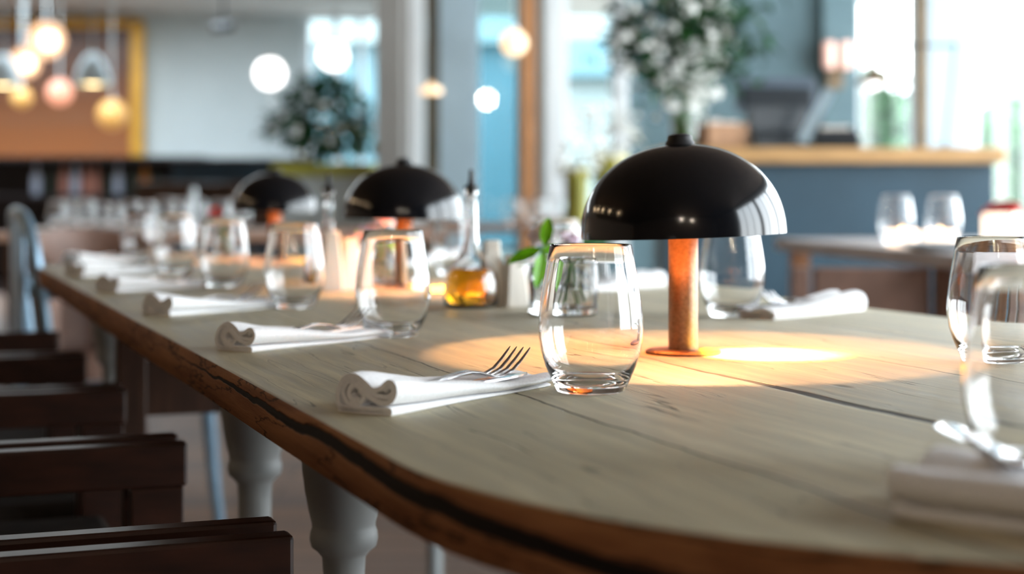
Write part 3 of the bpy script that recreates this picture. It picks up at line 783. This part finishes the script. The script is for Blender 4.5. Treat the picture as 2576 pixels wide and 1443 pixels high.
clab = ['dark brown wooden armchair closest to the camera, only one arm in the picture corner', 'dark brown wooden armchair second from the camera in the row along the table',
        'dark brown wooden armchair third from the camera in the row along the table', 'dark brown wooden armchair fourth from the camera in the row along the table',
        'dark brown wooden armchair fifth from the camera, next to the blue-grey metal chair']
ch0 = None
for k in range(5):
    uc = .47 - .506 + .506 * k - .013; p = uv(uc, .03, 0)
    if ch0 is None: ch0 = make_armchair(clab[0], p, TROT)
    else: dup(ch0, p, TROT, clab[k])

# metal chair at the far left
def metal_chair(label, loc, rz):
    t = thing('metal_chair', label, 'chair', loc, rz)
    MB().tube(catmull([(-.20, -.20, .45), (-.23, -.21, .70), (-.25, -.17, .83), (-.26, 0, .86), (-.25, .17, .83), (-.23, .21, .70), (-.20, .20, .45)], 6), .014, 10).build('back_frame', M['metal'], t)
    for y in (-.10, 0, .10):
        MB().box(-.262, -.252, y - .026, y + .026, .455, .86, T=Matrix.Rotation(0, 4, 'Y')).build('back_slat', M['metal'], t, ang=0, bevel=.003)
    for sgn in (-1, 1):
        y = sgn * .23
        MB().tube(catmull([(-.25, sgn * .19, .70), (-.12, y, .69), (.05, y + sgn * .02, .675), (.15, y + sgn * .02, .645), (.19, y, .58), (.19, y - sgn * .02, .45)], 6), .016, 10, flat=.7).build('arm', M['metal'], t)
        for x in (-.20, .19):
            MB().tube([(x, y * .85, .45), (x * 1.15, y * 1.0, .2), (x * 1.3, y * 1.05, 0)], [.018, .015, .012], 10).build('leg', M['metal'], t)
    MB().lathe([(0, .445), (.24, .445), (.25, .452), (.25, .458), (.24, .462), (0, .458)], 32).build('seat', M['metal'], t)
    return t
metal_chair('blue-grey metal chair with curved arms at the far left beside the table', (-.835, 3.60, 0), R(22))
mc2 = thing('tub_chair', 'round brown leather tub chair beyond the far end of the long table', 'chair', (pxp(240, 0, 4.6)[0], 4.6, 0), R(-60))
def arc_wall(r0, r1, a0, a1, z0, zf, n=24):
    mb = MB(); secs = []
    for k in range(n + 1):
        f = k / n; a = a0 + (a1 - a0) * f; zt = zf(f)
        secs.append([(r * math.cos(a), r * math.sin(a), z) for r, z in ((r0, z0), (r1, z0), (r1 * 1.02, zt - .02), (r1, zt), (r0, zt), (r0 * .98, zt - .02))])
    return mb.loft(secs)
arc_wall(.17, .21, R(50), R(310), .30, lambda f: .80 - .10 * abs(2 * f - 1) ** 2).build('backrest', M['brown'], mc2, ang=40)
MB().lathe([(0, .30), (.17, .30), (.18, .33), (.18, .42), (.165, .45), (0, .455)], 32).build('seat', M['brown'], mc2)
for a in (45, 135, 225, 315):
    MB().tube([(.14 * math.cos(R(a)), .14 * math.sin(R(a)), .30), (.17 * math.cos(R(a)), .17 * math.sin(R(a)), 0)], [.018, .012], 10).build('leg', M['dark_wood'], mc2)

# ------------------------------------------------------------------ other tables
def plain_table(label, loc, rz, lx, ly, h, top, th=.035, legs='dark_wood', lr=.025, group=None):
    t = thing('restaurant_table', label, 'table', loc, rz, group)
    MB().box(-lx / 2, lx / 2, -ly / 2, ly / 2, h - th, h).build('tabletop', M[top], t, ang=0, bevel=.005)
    for sx in (-1, 1):
        for sy in (-1, 1):
            MB().box(sx * (lx / 2 - .06) - lr, sx * (lx / 2 - .06) + lr, sy * (ly / 2 - .06) - lr, sy * (ly / 2 - .06) + lr, 0, h - th).build('leg', M[legs], t, ang=0, bevel=.003)
    return t
small_glass = None
def bg_tumbler(label, loc, group, sc=1.0):
    global small_glass
    if small_glass is None:
        small_glass = MB().lathe(glass_profile(), 32).build('tumbler', M['glass'], ang=75); o = small_glass
    else: o = small_glass.copy(); COL.objects.link(o)
    o.location = loc; o.scale = (sc, sc, sc); return tag(o, label, 'glass', group)

# right-hand table
RTZ = .765; rt_rot = R(7.8)
def rtw(a, b, z=RTZ):   # a to the right from the near-left corner, b away
    c, s = math.cos(rt_rot), math.sin(rt_rot)
    return Vector((.98 + a * c - b * s, 3.58 + a * s + b * c, z))
plain_table('grey-brown table in the right background, laid with a plate and two tumblers', rtw(.6, .66, 0), rt_rot, 1.2, 1.36, RTZ, 'table_grey', legs='orange_wood')
bg_tumbler('blurred tumbler on the right background table, left one of the pair', (*pxp(2253, 0, 4.4)[:2], RTZ), 'tumblers on the right background table', 1.18)
bg_tumbler('blurred tumbler on the right background table, right one of the pair', (*pxp(2372, 0, 4.35)[:2], RTZ), 'tumblers on the right background table', 1.18)
pl = MB().lathe([(0, 0), (.07, 0), (.09, .004), (.125, .016), (.126, .018), (.09, .008), (0, .006)], 48).build('dinner_plate', M['plate'], ang=50); pl.location = (*pxp(2385, 0, 3.88)[:2], RTZ)
tag(pl, 'white plate on the corner of the right background table', 'plate')
cl = thing('tealight_holder', 'low glowing candle holder between the plate and the tumblers on the right table', 'candle', (*pxp(2365, 0, 4.12)[:2], RTZ))
MB().lathe([(0, 0), (.034, 0), (.040, .004), (.041, .040), (.039, .040), (.037, .006), (0, .005)], 32).build('cup', M['candle_white'], cl)
MB().lathe([(0, .006), (.03, .006), (.03, .028), (.004, .030), (.006, .036), (.003, .046), (0, .050)], 20).build('candle', M['candle'], cl)
cl2 = dup(cl, (*pxp(2270, 0, 4.2)[:2], RTZ), 0, 'low glowing candle holder in front of the left tumbler on the right table')
fj = thing('flower_jar', 'pale cloudy jar with a pink blossom at the right edge of the background table', 'vase', (*pxp(2520, 0, 4.0)[:2], RTZ))
MB().lathe([(0, 0), (.040, 0), (.047, .004), (.048, .075), (.042, .088), (.040, .088), (.044, .074), (.043, .006), (0, .006)], 32).build('jar', M['candle_white'], fj)  # jar shares the cups' glowing material; no candle stands inside
mb = MB(); flower_mb(mb, Vector((0, 0, .088)), .055, 9, Vector((-.3, -.3, 1))); flower_mb(mb, Vector((.02, .01, .092)), .045, 8, Vector((.4, -.2, 1))); mb.build('blossoms', M['red_pink'], fj, ang=0, recalc=False)

def panel_chair(label, loc, rz, h=.73, w=.40):
    t = thing('panel_back_chair', label, 'chair', loc, rz, 'brown panel-back chairs')
    MB().box(-w / 2 + .03, w / 2 - .03, -.018, .018, .44, h).build('backrest', M['brown'], t, ang=0, bevel=.006)
    for sx in (-1, 1):
        MB().box(sx * w / 2 - .02, sx * w / 2 + .02, -.022, .022, 0, h).build('leg', M['brown'], t, ang=0, bevel=.004)
        MB().box(sx * w / 2 - .018, sx * w / 2 + .018, .36, .40, 0, .42).build('leg', M['dark_wood'], t, ang=0, bevel=.004)
    MB().box(-w / 2, w / 2, 0.02, .41, .42, .47).build('seat', M['brown'], t, ang=0, bevel=.012)
    return t
panel_chair('brown leather panel-back chair pushed under the right background table', (*pxp(2192, 0, 3.72)[:2], 0), R(-3), w=.325)
panel_chair('brown leather panel-back chair under the right table, at the picture edge', (*pxp(2720, 0, 3.55)[:2], 0), R(-3), w=.34)

# tables further back on the left, with their glasses
plain_table('long pinkish table beyond the far lamps on the left, crowded with tumblers', (-1.20, 6.78, 0), R(6), 1.72, .85, .75, 'pinkwood', group='blurred background tables')
plain_table('pinkish table right of the middle lamp in the background, with yellow pots', (pxp(1400, 0, 8.2)[0], 8.2, 0), R(4), 1.5, .8, .75, 'pinkwood', group='blurred background tables')
rg = random.Random(12); taken = []
gpos = [(148, 6.55), (178, 6.95), (215, 6.6), (258, 6.9), (292, 6.55), (330, 6.95), (372, 6.45), (415, 6.85), (455, 6.5), (498, 6.9), (560, 6.6), (605, 6.75)]
for i, (px, d) in enumerate(gpos):
    bg_tumbler('out-of-focus tumbler on the crowded pinkish table behind the far lamps', (*pxp(px, 0, d)[:2], .75), 'tumblers on the crowded background table', rg.uniform(1.0, 1.25))
bigv = thing('tall_candle', 'tall pale candle in a slim holder left of the farthest dome lamp', 'candle', (*pxp(487, 0, 6.62)[:2], .75))
MB().lathe([(0, 0), (.03, 0), (.03, .006), (.010, .012), (.010, .03), (0, .03)], 20).build('holder', M['steel'], bigv)
MB().lathe([(0, .03), (.014, .03), (.013, .17), (.004, .175), (0, .175)], 16).build('candle_stick', M['plate'], bigv)
for i, (px, d) in enumerate([(1290, 8.0), (1345, 8.1), (1365, 7.95), (1405, 8.3)]):
    bg_tumbler('out-of-focus tumbler on the pinkish table beneath the orange wooden post', (*pxp(px, 0, d)[:2], .75), 'tumblers under the orange post', 1.15)
yp = thing('yellow_pot', 'tall olive-yellow pot with bright rim behind the nearest lamp dome', 'pot', (*pxp(1450, 0, 8.0)[:2], .75))
MB().lathe([(0, 0), (.050, 0), (.056, .005), (.060, .255), (.050, .255), (.048, .01), (0, .01)], 32).build('body', M['olive'], yp)
MB().lathe([(.061, .248), (.066, .250), (.066, .268), (.060, .272), (.052, .268), (.052, .254)], 32, closed=True).build('rim', M['yellow'], yp)
bush_mb(.20, .20, .16, 60, .07, .03, z0=.26).build('blossoms', M['blossom'], yp, ang=0, recalc=False)
yq = thing('yellow_pot', 'broader pale yellow pot partly hidden by the nearest lamp dome', 'pot', (*pxp(1535, 0, 8.2)[:2], .75))
MB().lathe([(0, 0), (.070, 0), (.078, .005), (.085, .32), (.072, .32), (.066, .01), (0, .01)], 32).build('body', M['olive'], yq)
MB().lathe([(.084, .312), (.091, .315), (.091, .335), (.084, .338), (.073, .334), (.073, .318)], 32, closed=True).build('rim', M['yellow'], yq)
bush_mb(.26, .22, .24, 70, .08, .035, z0=.34).build('blossoms', M['blossom'], yq, ang=0, recalc=False)
for o in (yp, yq): o['group'] = 'yellow pots'

# ------------------------------------------------------------------ bar counter on the right and what stands on it
BT = 1.084
bar = thing('bar_counter', 'slate-blue bar counter with thick honey-wood top on the right', 'counter', (1.28, 6.75, 0))
MB().box(-.70, .68, -.35, .35, BT - .062, BT).build('worktop', M['light_wood'], bar, ang=0, bevel=.006)
MB().box(-.66, .66, -.26, .32, .08, BT - .062).build('front_panel', M['slate'], bar, ang=0, bevel=.004)
MB().box(-.64, .64, -.22, .30, 0, .08).build('plinth', M['bar_dark'], bar, ang=0)
pos = thing('till_screen', 'dark grey till screen on its stand on the bar, seen from behind', 'screen', (*pxp(1952, 0, 6.75)[:2], BT), R(8))
T = Matrix.Translation((0, 0, .215)) @ Matrix.Rotation(R(-14), 4, 'X')
MB().box(-.175, .175, -.016, .016, -.06, .09, T=T).build('screen_back', M['pos_grey'], pos, ang=0, bevel=.006)
MB().box(-.15, .15, -.030, -.016, -.045, .04, T=T).build('vent_panel', M['pos'], pos, ang=0, bevel=.004)
MB().loft([[(-w, -d, z), (w, -d, z), (w, d, z), (-w, d, z)] for z, w, d in ((0, .11, .09), (.06, .115, .08), (.075, .12, .04), (.20, .13, .03))]).build('stand', M['pos'], pos, ang=20, bevel=.004)
pr = thing('receipt_printer', 'low black receipt printer on the bar, right of the till screen', 'printer', (*pxp(2098, 0, 6.72)[:2], BT), R(-5))
MB().loft([[(-.095, -.09, z), (.095, -.09, z), (.095, .09, z), (-.095, .09, z)] for z in (0, .055)] + [[(-.085, -.05, .085), (.085, -.05, .085), (.085, .08, .085), (-.085, .08, .085)]]).build('housing', M['pos'], pr, ang=20, bevel=.004)
MB().box(-.06, .06, -.055, -.05, .06, .095).build('paper', M['white_paper'], pr, ang=0)
kb = thing('menu_stand', 'pale blue-grey menu card leaning between till screen and printer', 'menu', (*pxp(2030, 0, 6.55)[:2], BT), R(-10))
MB().box(-.022, .022, -.006, .006, 0, .24, T=Matrix.Rotation(R(28), 4, 'Y') @ Matrix.Translation((-.03, 0, .012))).build('card', M['frame_blue'], kb, ang=0)
MB().box(-.06, .03, -.03, .03, 0, .012).build('foot', M['pos'], kb, ang=0)
bx_ = thing('wooden_crate', 'small brown wooden crate on the bar behind the lamp dome', 'crate', (*pxp(1815, 0, 6.75)[:2], BT), R(12))
MB().box(-.085, .085, -.08, -.07, 0, .105).box(-.085, .085, .07, .08, 0, .105).box(-.085, -.075, -.07, .07, 0, .105).box(.075, .085, -.07, .07, 0, .105).box(-.075, .075, -.07, .07, 0, .012).build('box', M['paper'], bx_, ang=0, bevel=.002)
MB().box(-.07, -.02, -.05, .05, .014, .125).box(-.01, .06, -.05, .05, .014, .118).build('napkin_stack', M['white_paper'], bx_, ang=0, bevel=.003)
al = thing('arm_lamp', 'black swing-arm lamp with hanging cone shade standing on the bar', 'lamp', (*pxp(2378, 0, 6.8)[:2], BT))
sA = 6.8 / FPX
MB().lathe([(0, 0), (.055, 0), (.055, .012), (.012, .02), (0, .02)], 24).build('base', M['pos'], al)
MB().tube([(0, 0, .015), (.020, 0, .20), (24 * sA, 0, .245 + (120 * sA) - .02)], .006, 8).build('post', M['pos'], al)
zt_ = EYE + (HY - 114) * sA - BT
MB().tube([(24 * sA, 0, zt_ + .0), (-180 * sA, 0, zt_ - .004)], .006, 8).build('arm', M['pos'], al)
MB().tube([(24 * sA, 0, .245 + (120 * sA) - .03), (24 * sA, 0, zt_ + .012)], .006, 8).build('upper_post', M['pos'], al)
for x in (24 * sA, -180 * sA): MB().ball((x, 0, zt_), .014, 12).build('joint', M['pos'], al)
MB().tube([(-180 * sA, 0, zt_), (-180 * sA, 0, zt_ - .09)], .005, 8).build('drop_rod', M['pos'], al)
MB().lathe([(.012, 0), (.020, -.03), (.045, -.055), (.085, -.085), (.083, -.087), (.043, -.058), (.018, -.033), (0, -.004)], 32, c=(-180 * sA, 0, zt_ - .075)).build('shade', M['brown_frame'], al)
MB().ball((-180 * sA, 0, zt_ - .155), .030, 16).build('bulb', M['white_globe'], al)

# wall lamp on the pier
sc_ = thing('wall_sconce', 'pair of rosy glass wall lights on the pier between plant and window', 'wall light', (*pxp(2102, 0, 9.83)[:2], EYE + (HY - 190) / FPX * 9.83))
MB().box(-.05, .05, .0, .026, -.08, .08).build('back_plate', M['brown_frame'], sc_, ang=0, bevel=.004)
for sx in (-1, 1):
    MB().lathe([(0, .04), (.028, .04), (.034, .05), (.036, .19), (.030, .20), (0, .20)], 20, c=(sx * .05, -.05, 0)).build('glass_shade', M['sconce'], sc_)
    MB().tube([(0, 0, 0), (sx * .03, -.05, .0), (sx * .055, -.05, .045)], .007, 8).build('arm', M['brown_frame'], sc_)

# ------------------------------------------------------------------ big leafy plant with glint-like blossoms on the bar, behind the nearest lamp
rp = random.Random(21)
bp_ = thing('leafy_plant', 'big leafy plant in a glass vase on the bar, white blossoms imitating leaf glints', 'plant', (*pxp(1722, 0, 6.55)[:2], BT))
MB().lathe([(0, 0), (.05, 0), (.055, .004), (.06, .19), (.056, .19), (.051, .012), (0, .010)], 40).build('vase', M['glass'], bp_, ang=60)
MB().lathe([(0, .012), (.0505, .013), (.054, .11), (0, .11)], 32).build('water', M['water'], bp_, ang=60)
stm, fol, glint_blo = MB(), MB(), MB()
spp = 6.55 / FPX
for k in range(26):
    a = rp.uniform(0, 6.28)
    tx = rp.choice([-1, 1, 1]) * rp.uniform(.0, 1.0); tip = Vector((tx * .30 + .03 * math.cos(a), rp.uniform(-.2, .2), rp.uniform(.38, 1.0)))
    if k % 5 == 0: tip = Vector((-rp.uniform(.15, .30), rp.uniform(-.1, .1), rp.uniform(.30, .55)))
    root = Vector((.02 * math.cos(a), .02 * math.sin(a), .02)); mid_ = root.lerp(tip, .5) + Vector((-.12 * tip.x, 0, .06))
    pts = catmull([tuple(root), tuple(mid_), tuple(tip)], 8); stm.tube(pts, [.004 - .003 * i / (len(pts) - 1) for i in range(len(pts))], 6)
    for i in range(46):
        f = rp.uniform(.42, 1) ** .8; q = pts[min(len(pts) - 1, int(f * (len(pts) - 1)))]
        o_ = Vector((rp.gauss(0, .055), rp.gauss(0, .055), rp.gauss(0, .05))); d = Vector((rp.uniform(-1, 1), rp.uniform(-1, 1), rp.uniform(-.6, .7)))
        fol.leaf(q + o_, d, Vector((rp.uniform(-.6, .6), rp.uniform(-1, 0), 1)), rp.uniform(.05, .085), rp.uniform(.022, .036))
    for i in range(9):
        f = rp.uniform(.35, 1); q = pts[min(len(pts) - 1, int(f * (len(pts) - 1)))]
        c = q + Vector((rp.gauss(0, .05), rp.gauss(-.03, .05), rp.gauss(0, .05)))
        if c.x > .22: continue
        flower_mb(glint_blo, c, rp.uniform(.014, .023), 5, Vector((rp.uniform(-.5, .8), -1, rp.uniform(-.2, .8))), rnd=rp)
for i in range(60):
    z = rp.uniform(.16, .42); c = Vector((rp.gauss(.0 + .22 * (z - .2), .045), rp.uniform(-.12, .0), z))
    flower_mb(glint_blo, c, rp.uniform(.017, .028), 6, Vector((rp.uniform(-.2, .8), -1, rp.uniform(0, .8))), rnd=rp)
stm.build('stems', M['stem'], bp_); fol.build('foliage', M['dark_leaf'], bp_, ang=0, recalc=False); glint_blo.build('blossoms', M['blossom'], bp_, ang=0, recalc=False)  # the white blossoms imitate bright window glints on the glossy leaves

# small tree in a planter, left of the pillar
pt = thing('planted_tree', 'small dark green bushy tree in a grey planter in front of the far window', 'plant', (pxp(815, 0, 9.4)[0], 9.4, 0))
MB().box(-.26, .28, -.18, .18, 0, 1.0).build('planter', M['planter'], pt, ang=0, bevel=.01)
MB().box(-.28, .30, -.20, .20, 1.0, 1.075).build('planter_rim', M['olive'], pt, ang=0, bevel=.008)
tr = MB()
for k in range(7):
    a = k * .9; tr.tube(catmull([(0, 0, 1.06), (.05 * math.cos(a), .05 * math.sin(a), 1.2), (.22 * math.cos(a), .15 * math.sin(a), 1.35 + .05 * (k % 3))], 5), [.014] * 5 + [.008] * 5 + [.004], 6)
tr.build('branches', M['bark'], pt)
rq = random.Random(5)
f_ = bush_mb(.50, .36, .44, 620, .075, .035, z0=1.12, rnd=rq)
for v0 in (Vector((-.27, 0, 1.28)), Vector((.25, 0, 1.18)), Vector((.26, 0, 1.32)), Vector((.0, 0, 1.52))):
    for _ in range(60):
        f_.leaf(v0 + Vector((rq.gauss(0, .06), rq.gauss(0, .06), rq.gauss(0, .05))), Vector((rq.uniform(-1, 1), rq.uniform(-1, 1), rq.uniform(-.5, .8))), Vector((0, 0, 1)), .08, .035)
f_.build('foliage', M['dark_leaf'], pt, ang=0, recalc=False)
gb = MB()
for _ in range(26): flower_mb(gb, Vector((rq.gauss(0, .16), rq.uniform(-.2, -.12), 1.30 + rq.gauss(0, .12))), .02, 5, Vector((rq.uniform(-.5, .5), -1, .4)), rnd=rq)
gb.build('blossoms', M['blossom'], pt, ang=0, recalc=False)

# ------------------------------------------------------------------ far left: panel, pendants, back bar, banquette
pn = thing('framed_panel', 'large rust-brown panel in a gold frame on the far left wall', 'panel', (0, 17.44, 0))
x0, x1, z0, z1 = -6.6, aX(366), EYE + (HY - 408) / FPX * 17.4, EYE + (HY - 48) / FPX * 17.4
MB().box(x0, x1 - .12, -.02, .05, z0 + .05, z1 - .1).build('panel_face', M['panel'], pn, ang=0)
MB().box(x1 - .13, x1, -.08, .05, z0 - .06, z1).box(x0, x1 - .13, -.08, .05, z1 - .10, z1).box(x0, x1 - .13, -.08, .05, z0 - .01, z0 + .05).build('frame', M['gold'], pn, ang=0, bevel=.01)

def pendant(label, px, py, d, kind, r, mats, group='pendant lights over the far left tables'):
    p = pxp(px, py, d); t = thing('pendant_light', label, 'pendant light', (p.x, p.y, CEIL), 0, group); zc = p.z - CEIL
    MB().lathe([(0, 0), (.05, 0), (.05, -.02), (.02, -.035), (0, -.035)], 20).build('ceiling_rose', M['white_wall'], t)
    MB().tube([(0, 0, -.03), (0, 0, zc + r * .9)], .006, 6).build('cord', M['white_wall'], t)
    if kind == 'globe':
        MB().ball((0, 0, zc), r, 32).build('globe', M[mats], t, ang=60)
        if mats == 'globe': MB().ball((r * .12, 0, zc - r * .05), r * .5, 20).build('bulb', M['hot'], t, ang=60)
        MB().lathe([(0, r * .90), (r * .3, r * .90), (r * .3, r * 1.12), (0, r * 1.12)], 16, c=(0, 0, zc)).build('holder', M['steel'], t)
    elif kind == 'bell':
        MB().lathe([(.03, .20), (.06, .18), (.11, .10), (.14, .0), (.145, -.06), (.141, -.06), (.136, .0), (.106, .10), (.057, .175), (.028, .196)], 32, c=(0, 0, zc), closed=True).build('shade', M['white_wall'], t)
        MB().ball((0, 0, zc - .03), .048, 16, (1.9, 1.9, .7)).build('bulb', M['hot'], t)
    return t
pendant('biggest glowing opal globe pendant at the upper left', 117, 101, 15.0, 'globe', .17, 'globe')
pendant('second glowing opal globe pendant, lower left of the biggest one', 63, 158, 14.4, 'globe', .135, 'globe')
pendant('dim small opal globe pendant under the second glowing globe', 55, 246, 15.6, 'globe', .10, 'amber_shade')
pendant('white bell pendant glowing below, in front of the rust panel', 233, 195, 13.2, 'bell', .2, None)
pendant('white bell pendant glowing below, cut by the left picture edge', 8, 198, 13.2, 'bell', .2, None)
pendant('rosy oval glow between the globes and the bell pendant, imitating a panel reflection', 150, 232, 15.8, 'globe', .125, 'rosy')  # glowing ball stands in for an orange reflection in the panel
pendant('amber drop pendant at the lower right corner of the rust panel', 282, 288, 16.0, 'globe', .15, 'amber_shade')
pendant('white globe pendant hanging in front of the white far wall', 679, 185, 12.5, 'globe', .115, 'white_globe', 'white globes near the far window')
pendant('white globe pendant hanging in front of the far window', 838, 140, 12.5, 'globe', .11, 'white_globe', 'white globes near the far window')
pendant('peach globe pendant beside the orange wooden post', 1293, 108, 9.4, 'globe', .075, 'peach', 'pendants near the glazed wall')
def room_pendant(label, p, power, lc=(1, .70, .42)):
    t = thing('pendant_light', label, 'pendant light', (p[0], p[1], CEIL), 0, 'small globe pendants over the near part of the room'); zc = p[2] - CEIL
    MB().lathe([(0, 0), (.05, 0), (.05, -.02), (.02, -.035), (0, -.035)], 20).build('ceiling_rose', M['pos'], t)
    MB().tube([(0, 0, -.03), (0, 0, zc + .07)], .005, 6).build('cord', M['pos'], t)
    MB().lathe([(0, .115), (.022, .115), (.026, .075), (0, .075)], 16, c=(0, 0, zc)).build('holder', M['bronze'], t)
    MB().ball((0, 0, zc), .08, 24).build('globe', M['hot'], t, ang=60)
    d = bpy.data.lights.new('bulb_light', 'POINT'); d.energy = power; d.color = lc; d.shadow_soft_size = .085
    o = bpy.data.objects.new('bulb_light', d); COL.objects.link(o); o.parent = t; o.location = (0, 0, zc)
NTH = ['first', 'second', 'third', 'fourth', 'fifth']
for k in range(5): room_pendant('small warm globe pendant outside the frame, %s of the row on the left' % NTH[k], (-3.5 - .12 * k, 1.3 + 1.0 * k, 2.25), 16)
room_pendant('small warm globe pendant behind the camera, reflected in the nearest dome', (-.35, -2.2, 2.2), 55, (1, .88, .72))
room_pendant('small warm globe pendant behind the camera, farther right of two', (.45, -2.6, 2.2), 45, (1, .88, .72))
fl = thing('pendant_light', 'flat peach disc pendant in the gap beside the pale panels', 'pendant light', (pxp(1085, 0, 9.6)[0], 9.6, CEIL), 0, 'pendants near the glazed wall')
zf = EYE + (HY - 226) / FPX * 9.6 - CEIL
MB().tube([(0, 0, 0), (0, 0, zf + .05)], .005, 6).build('cord', M['pos'], fl)
MB().lathe([(0, .05), (.03, .02), (.062, .008), (.064, -.022), (0, -.026)], 24, c=(0, 0, zf)).build('shade', M['peach'], fl)
sp_ = thing('ceiling_spotlight', 'small dark spotlight on the ceiling above the white wall', 'spotlight', (pxp(562, 0, 14.5)[0], 14.5, CEIL))
zz = EYE + (HY - 68) / FPX * 14.5 - CEIL
MB().tube([(0, 0, 0), (0, 0, zz + .02)], .012, 8).build('stem', M['pos'], sp_)
MB().lathe([(0, -.10), (.035, -.10), (.04, -.09), (.04, .09), (.03, .10), (0, .10)], 16, T=Matrix.Translation((0, 0, zz)) @ Matrix.Rotation(R(85), 4, 'Y')).build('head', M['pos'], sp_)

bb = thing('back_bar', 'long dark back bar with shelf under the rust panel', 'cabinet', (-4.15, 14.6, 0))
MB().box(-1.5, 1.35, 0, .5, 0, .10).box(-1.5, 1.35, .42, .5, .10, 1.24).box(-1.5, -1.45, 0, .42, .10, 1.24).box(1.3, 1.35, 0, .42, .10, 1.24).build('carcass', M['bar_dark'], bb, ang=0, bevel=.004)
MB().box(-1.45, 1.3, 0.02, .42, 1.20, 1.24).build('top', M['bar_dark'], bb, ang=0, bevel=.003)
MB().box(-1.45, 1.3, 0.02, .42, .86, .89).build('shelf', M['bar_dark'], bb, ang=0, bevel=.003)
MB().box(-1.45, 1.3, 0.02, .42, .48, .51).build('shelf', M['bar_dark'], bb, ang=0, bevel=.003)
bt_spots = [(92, 'bottle_clear'), (130, 'bottle_dark'), (162, 'bottle_pink'), (190, 'bottle_clear'), (216, 'bottle_pink'), (242, 'bottle_pink'), (270, 'bottle_dark'), (298, 'bottle_clear'), (335, 'bottle_dark'), (365, 'bottle_amber'), (392, 'bottle_dark')]
bott = {}
for px, mk in bt_spots:
    loc = (pxp(px, 0, 14.75)[0], 14.75, .89)
    if mk not in bott:
        o = MB().lathe([(0, 0), (.038, 0), (.040, .004), (.040, .17), (.034, .195), (.016, .215), (.014, .27), (.016, .272), (.016, .285), (0, .285)], 20).build('bottle', M[mk], ang=50); bott[mk] = o
    else: o = bott[mk].copy(); COL.objects.link(o)
    o.location = loc
    tag(o, {'bottle_clear': 'pale frosted bottle on the dark back bar shelf', 'bottle_dark': 'dark bottle on the dark back bar shelf', 'bottle_pink': 'rose-coloured bottle on the dark back bar shelf', 'bottle_amber': 'amber bottle at the right end of the back bar shelf'}[mk], 'bottle', mk.split('_')[1] + ' bottles on the back bar')
bq = thing('banquette', 'blue leather banquette bench below the white far wall', 'bench', (-2.35, 13.2, 0))
MB().box(-.43, .75, .0, .12, .42, 1.17).build('backrest', M['navy'], bq, ang=0, bevel=.02)
MB().box(-.43, .75, -.5, .0, .08, .46).build('seat', M['navy'], bq, ang=0, bevel=.03)
MB().box(-.40, .7, -.44, .10, 0, .085).build('plinth', M['bar_dark'], bq, ang=0)
MB().box(-.45, .77, -.02, .14, 1.17, 1.19).build('top_rail', M['dark_wood'], bq, ang=0, bevel=.004)
for px, dd in ((415, 11.0), (560, 11.8), (660, 10.4)):
    dch = thing('dining_chair', {415: 'dark dining chair in front of the banquette, leftmost', 560: 'dark dining chair in front of the banquette, middle', 660: 'dark dining chair in front of the banquette, right'}[px], 'chair', (pxp(px, 0, dd)[0], dd, 0), R(3), 'dark chairs before the banquette')
    MB().box(-.2, .2, -.02, .02, .55, .98).build('backrest', M['dark_wood'], dch, ang=0, bevel=.01)
    MB().box(-.21, .21, 0, .42, .43, .47).build('seat', M['bar_dark'], dch, ang=0, bevel=.01)
    for sx in (-1, 1):
        MB().box(sx * .19 - .016, sx * .19 + .016, -.016, .016, 0, .55).build('leg', M['dark_wood'], dch, ang=0)
        MB().box(sx * .19 - .016, sx * .19 + .016, .38, .412, 0, .43).build('leg', M['dark_wood'], dch, ang=0)
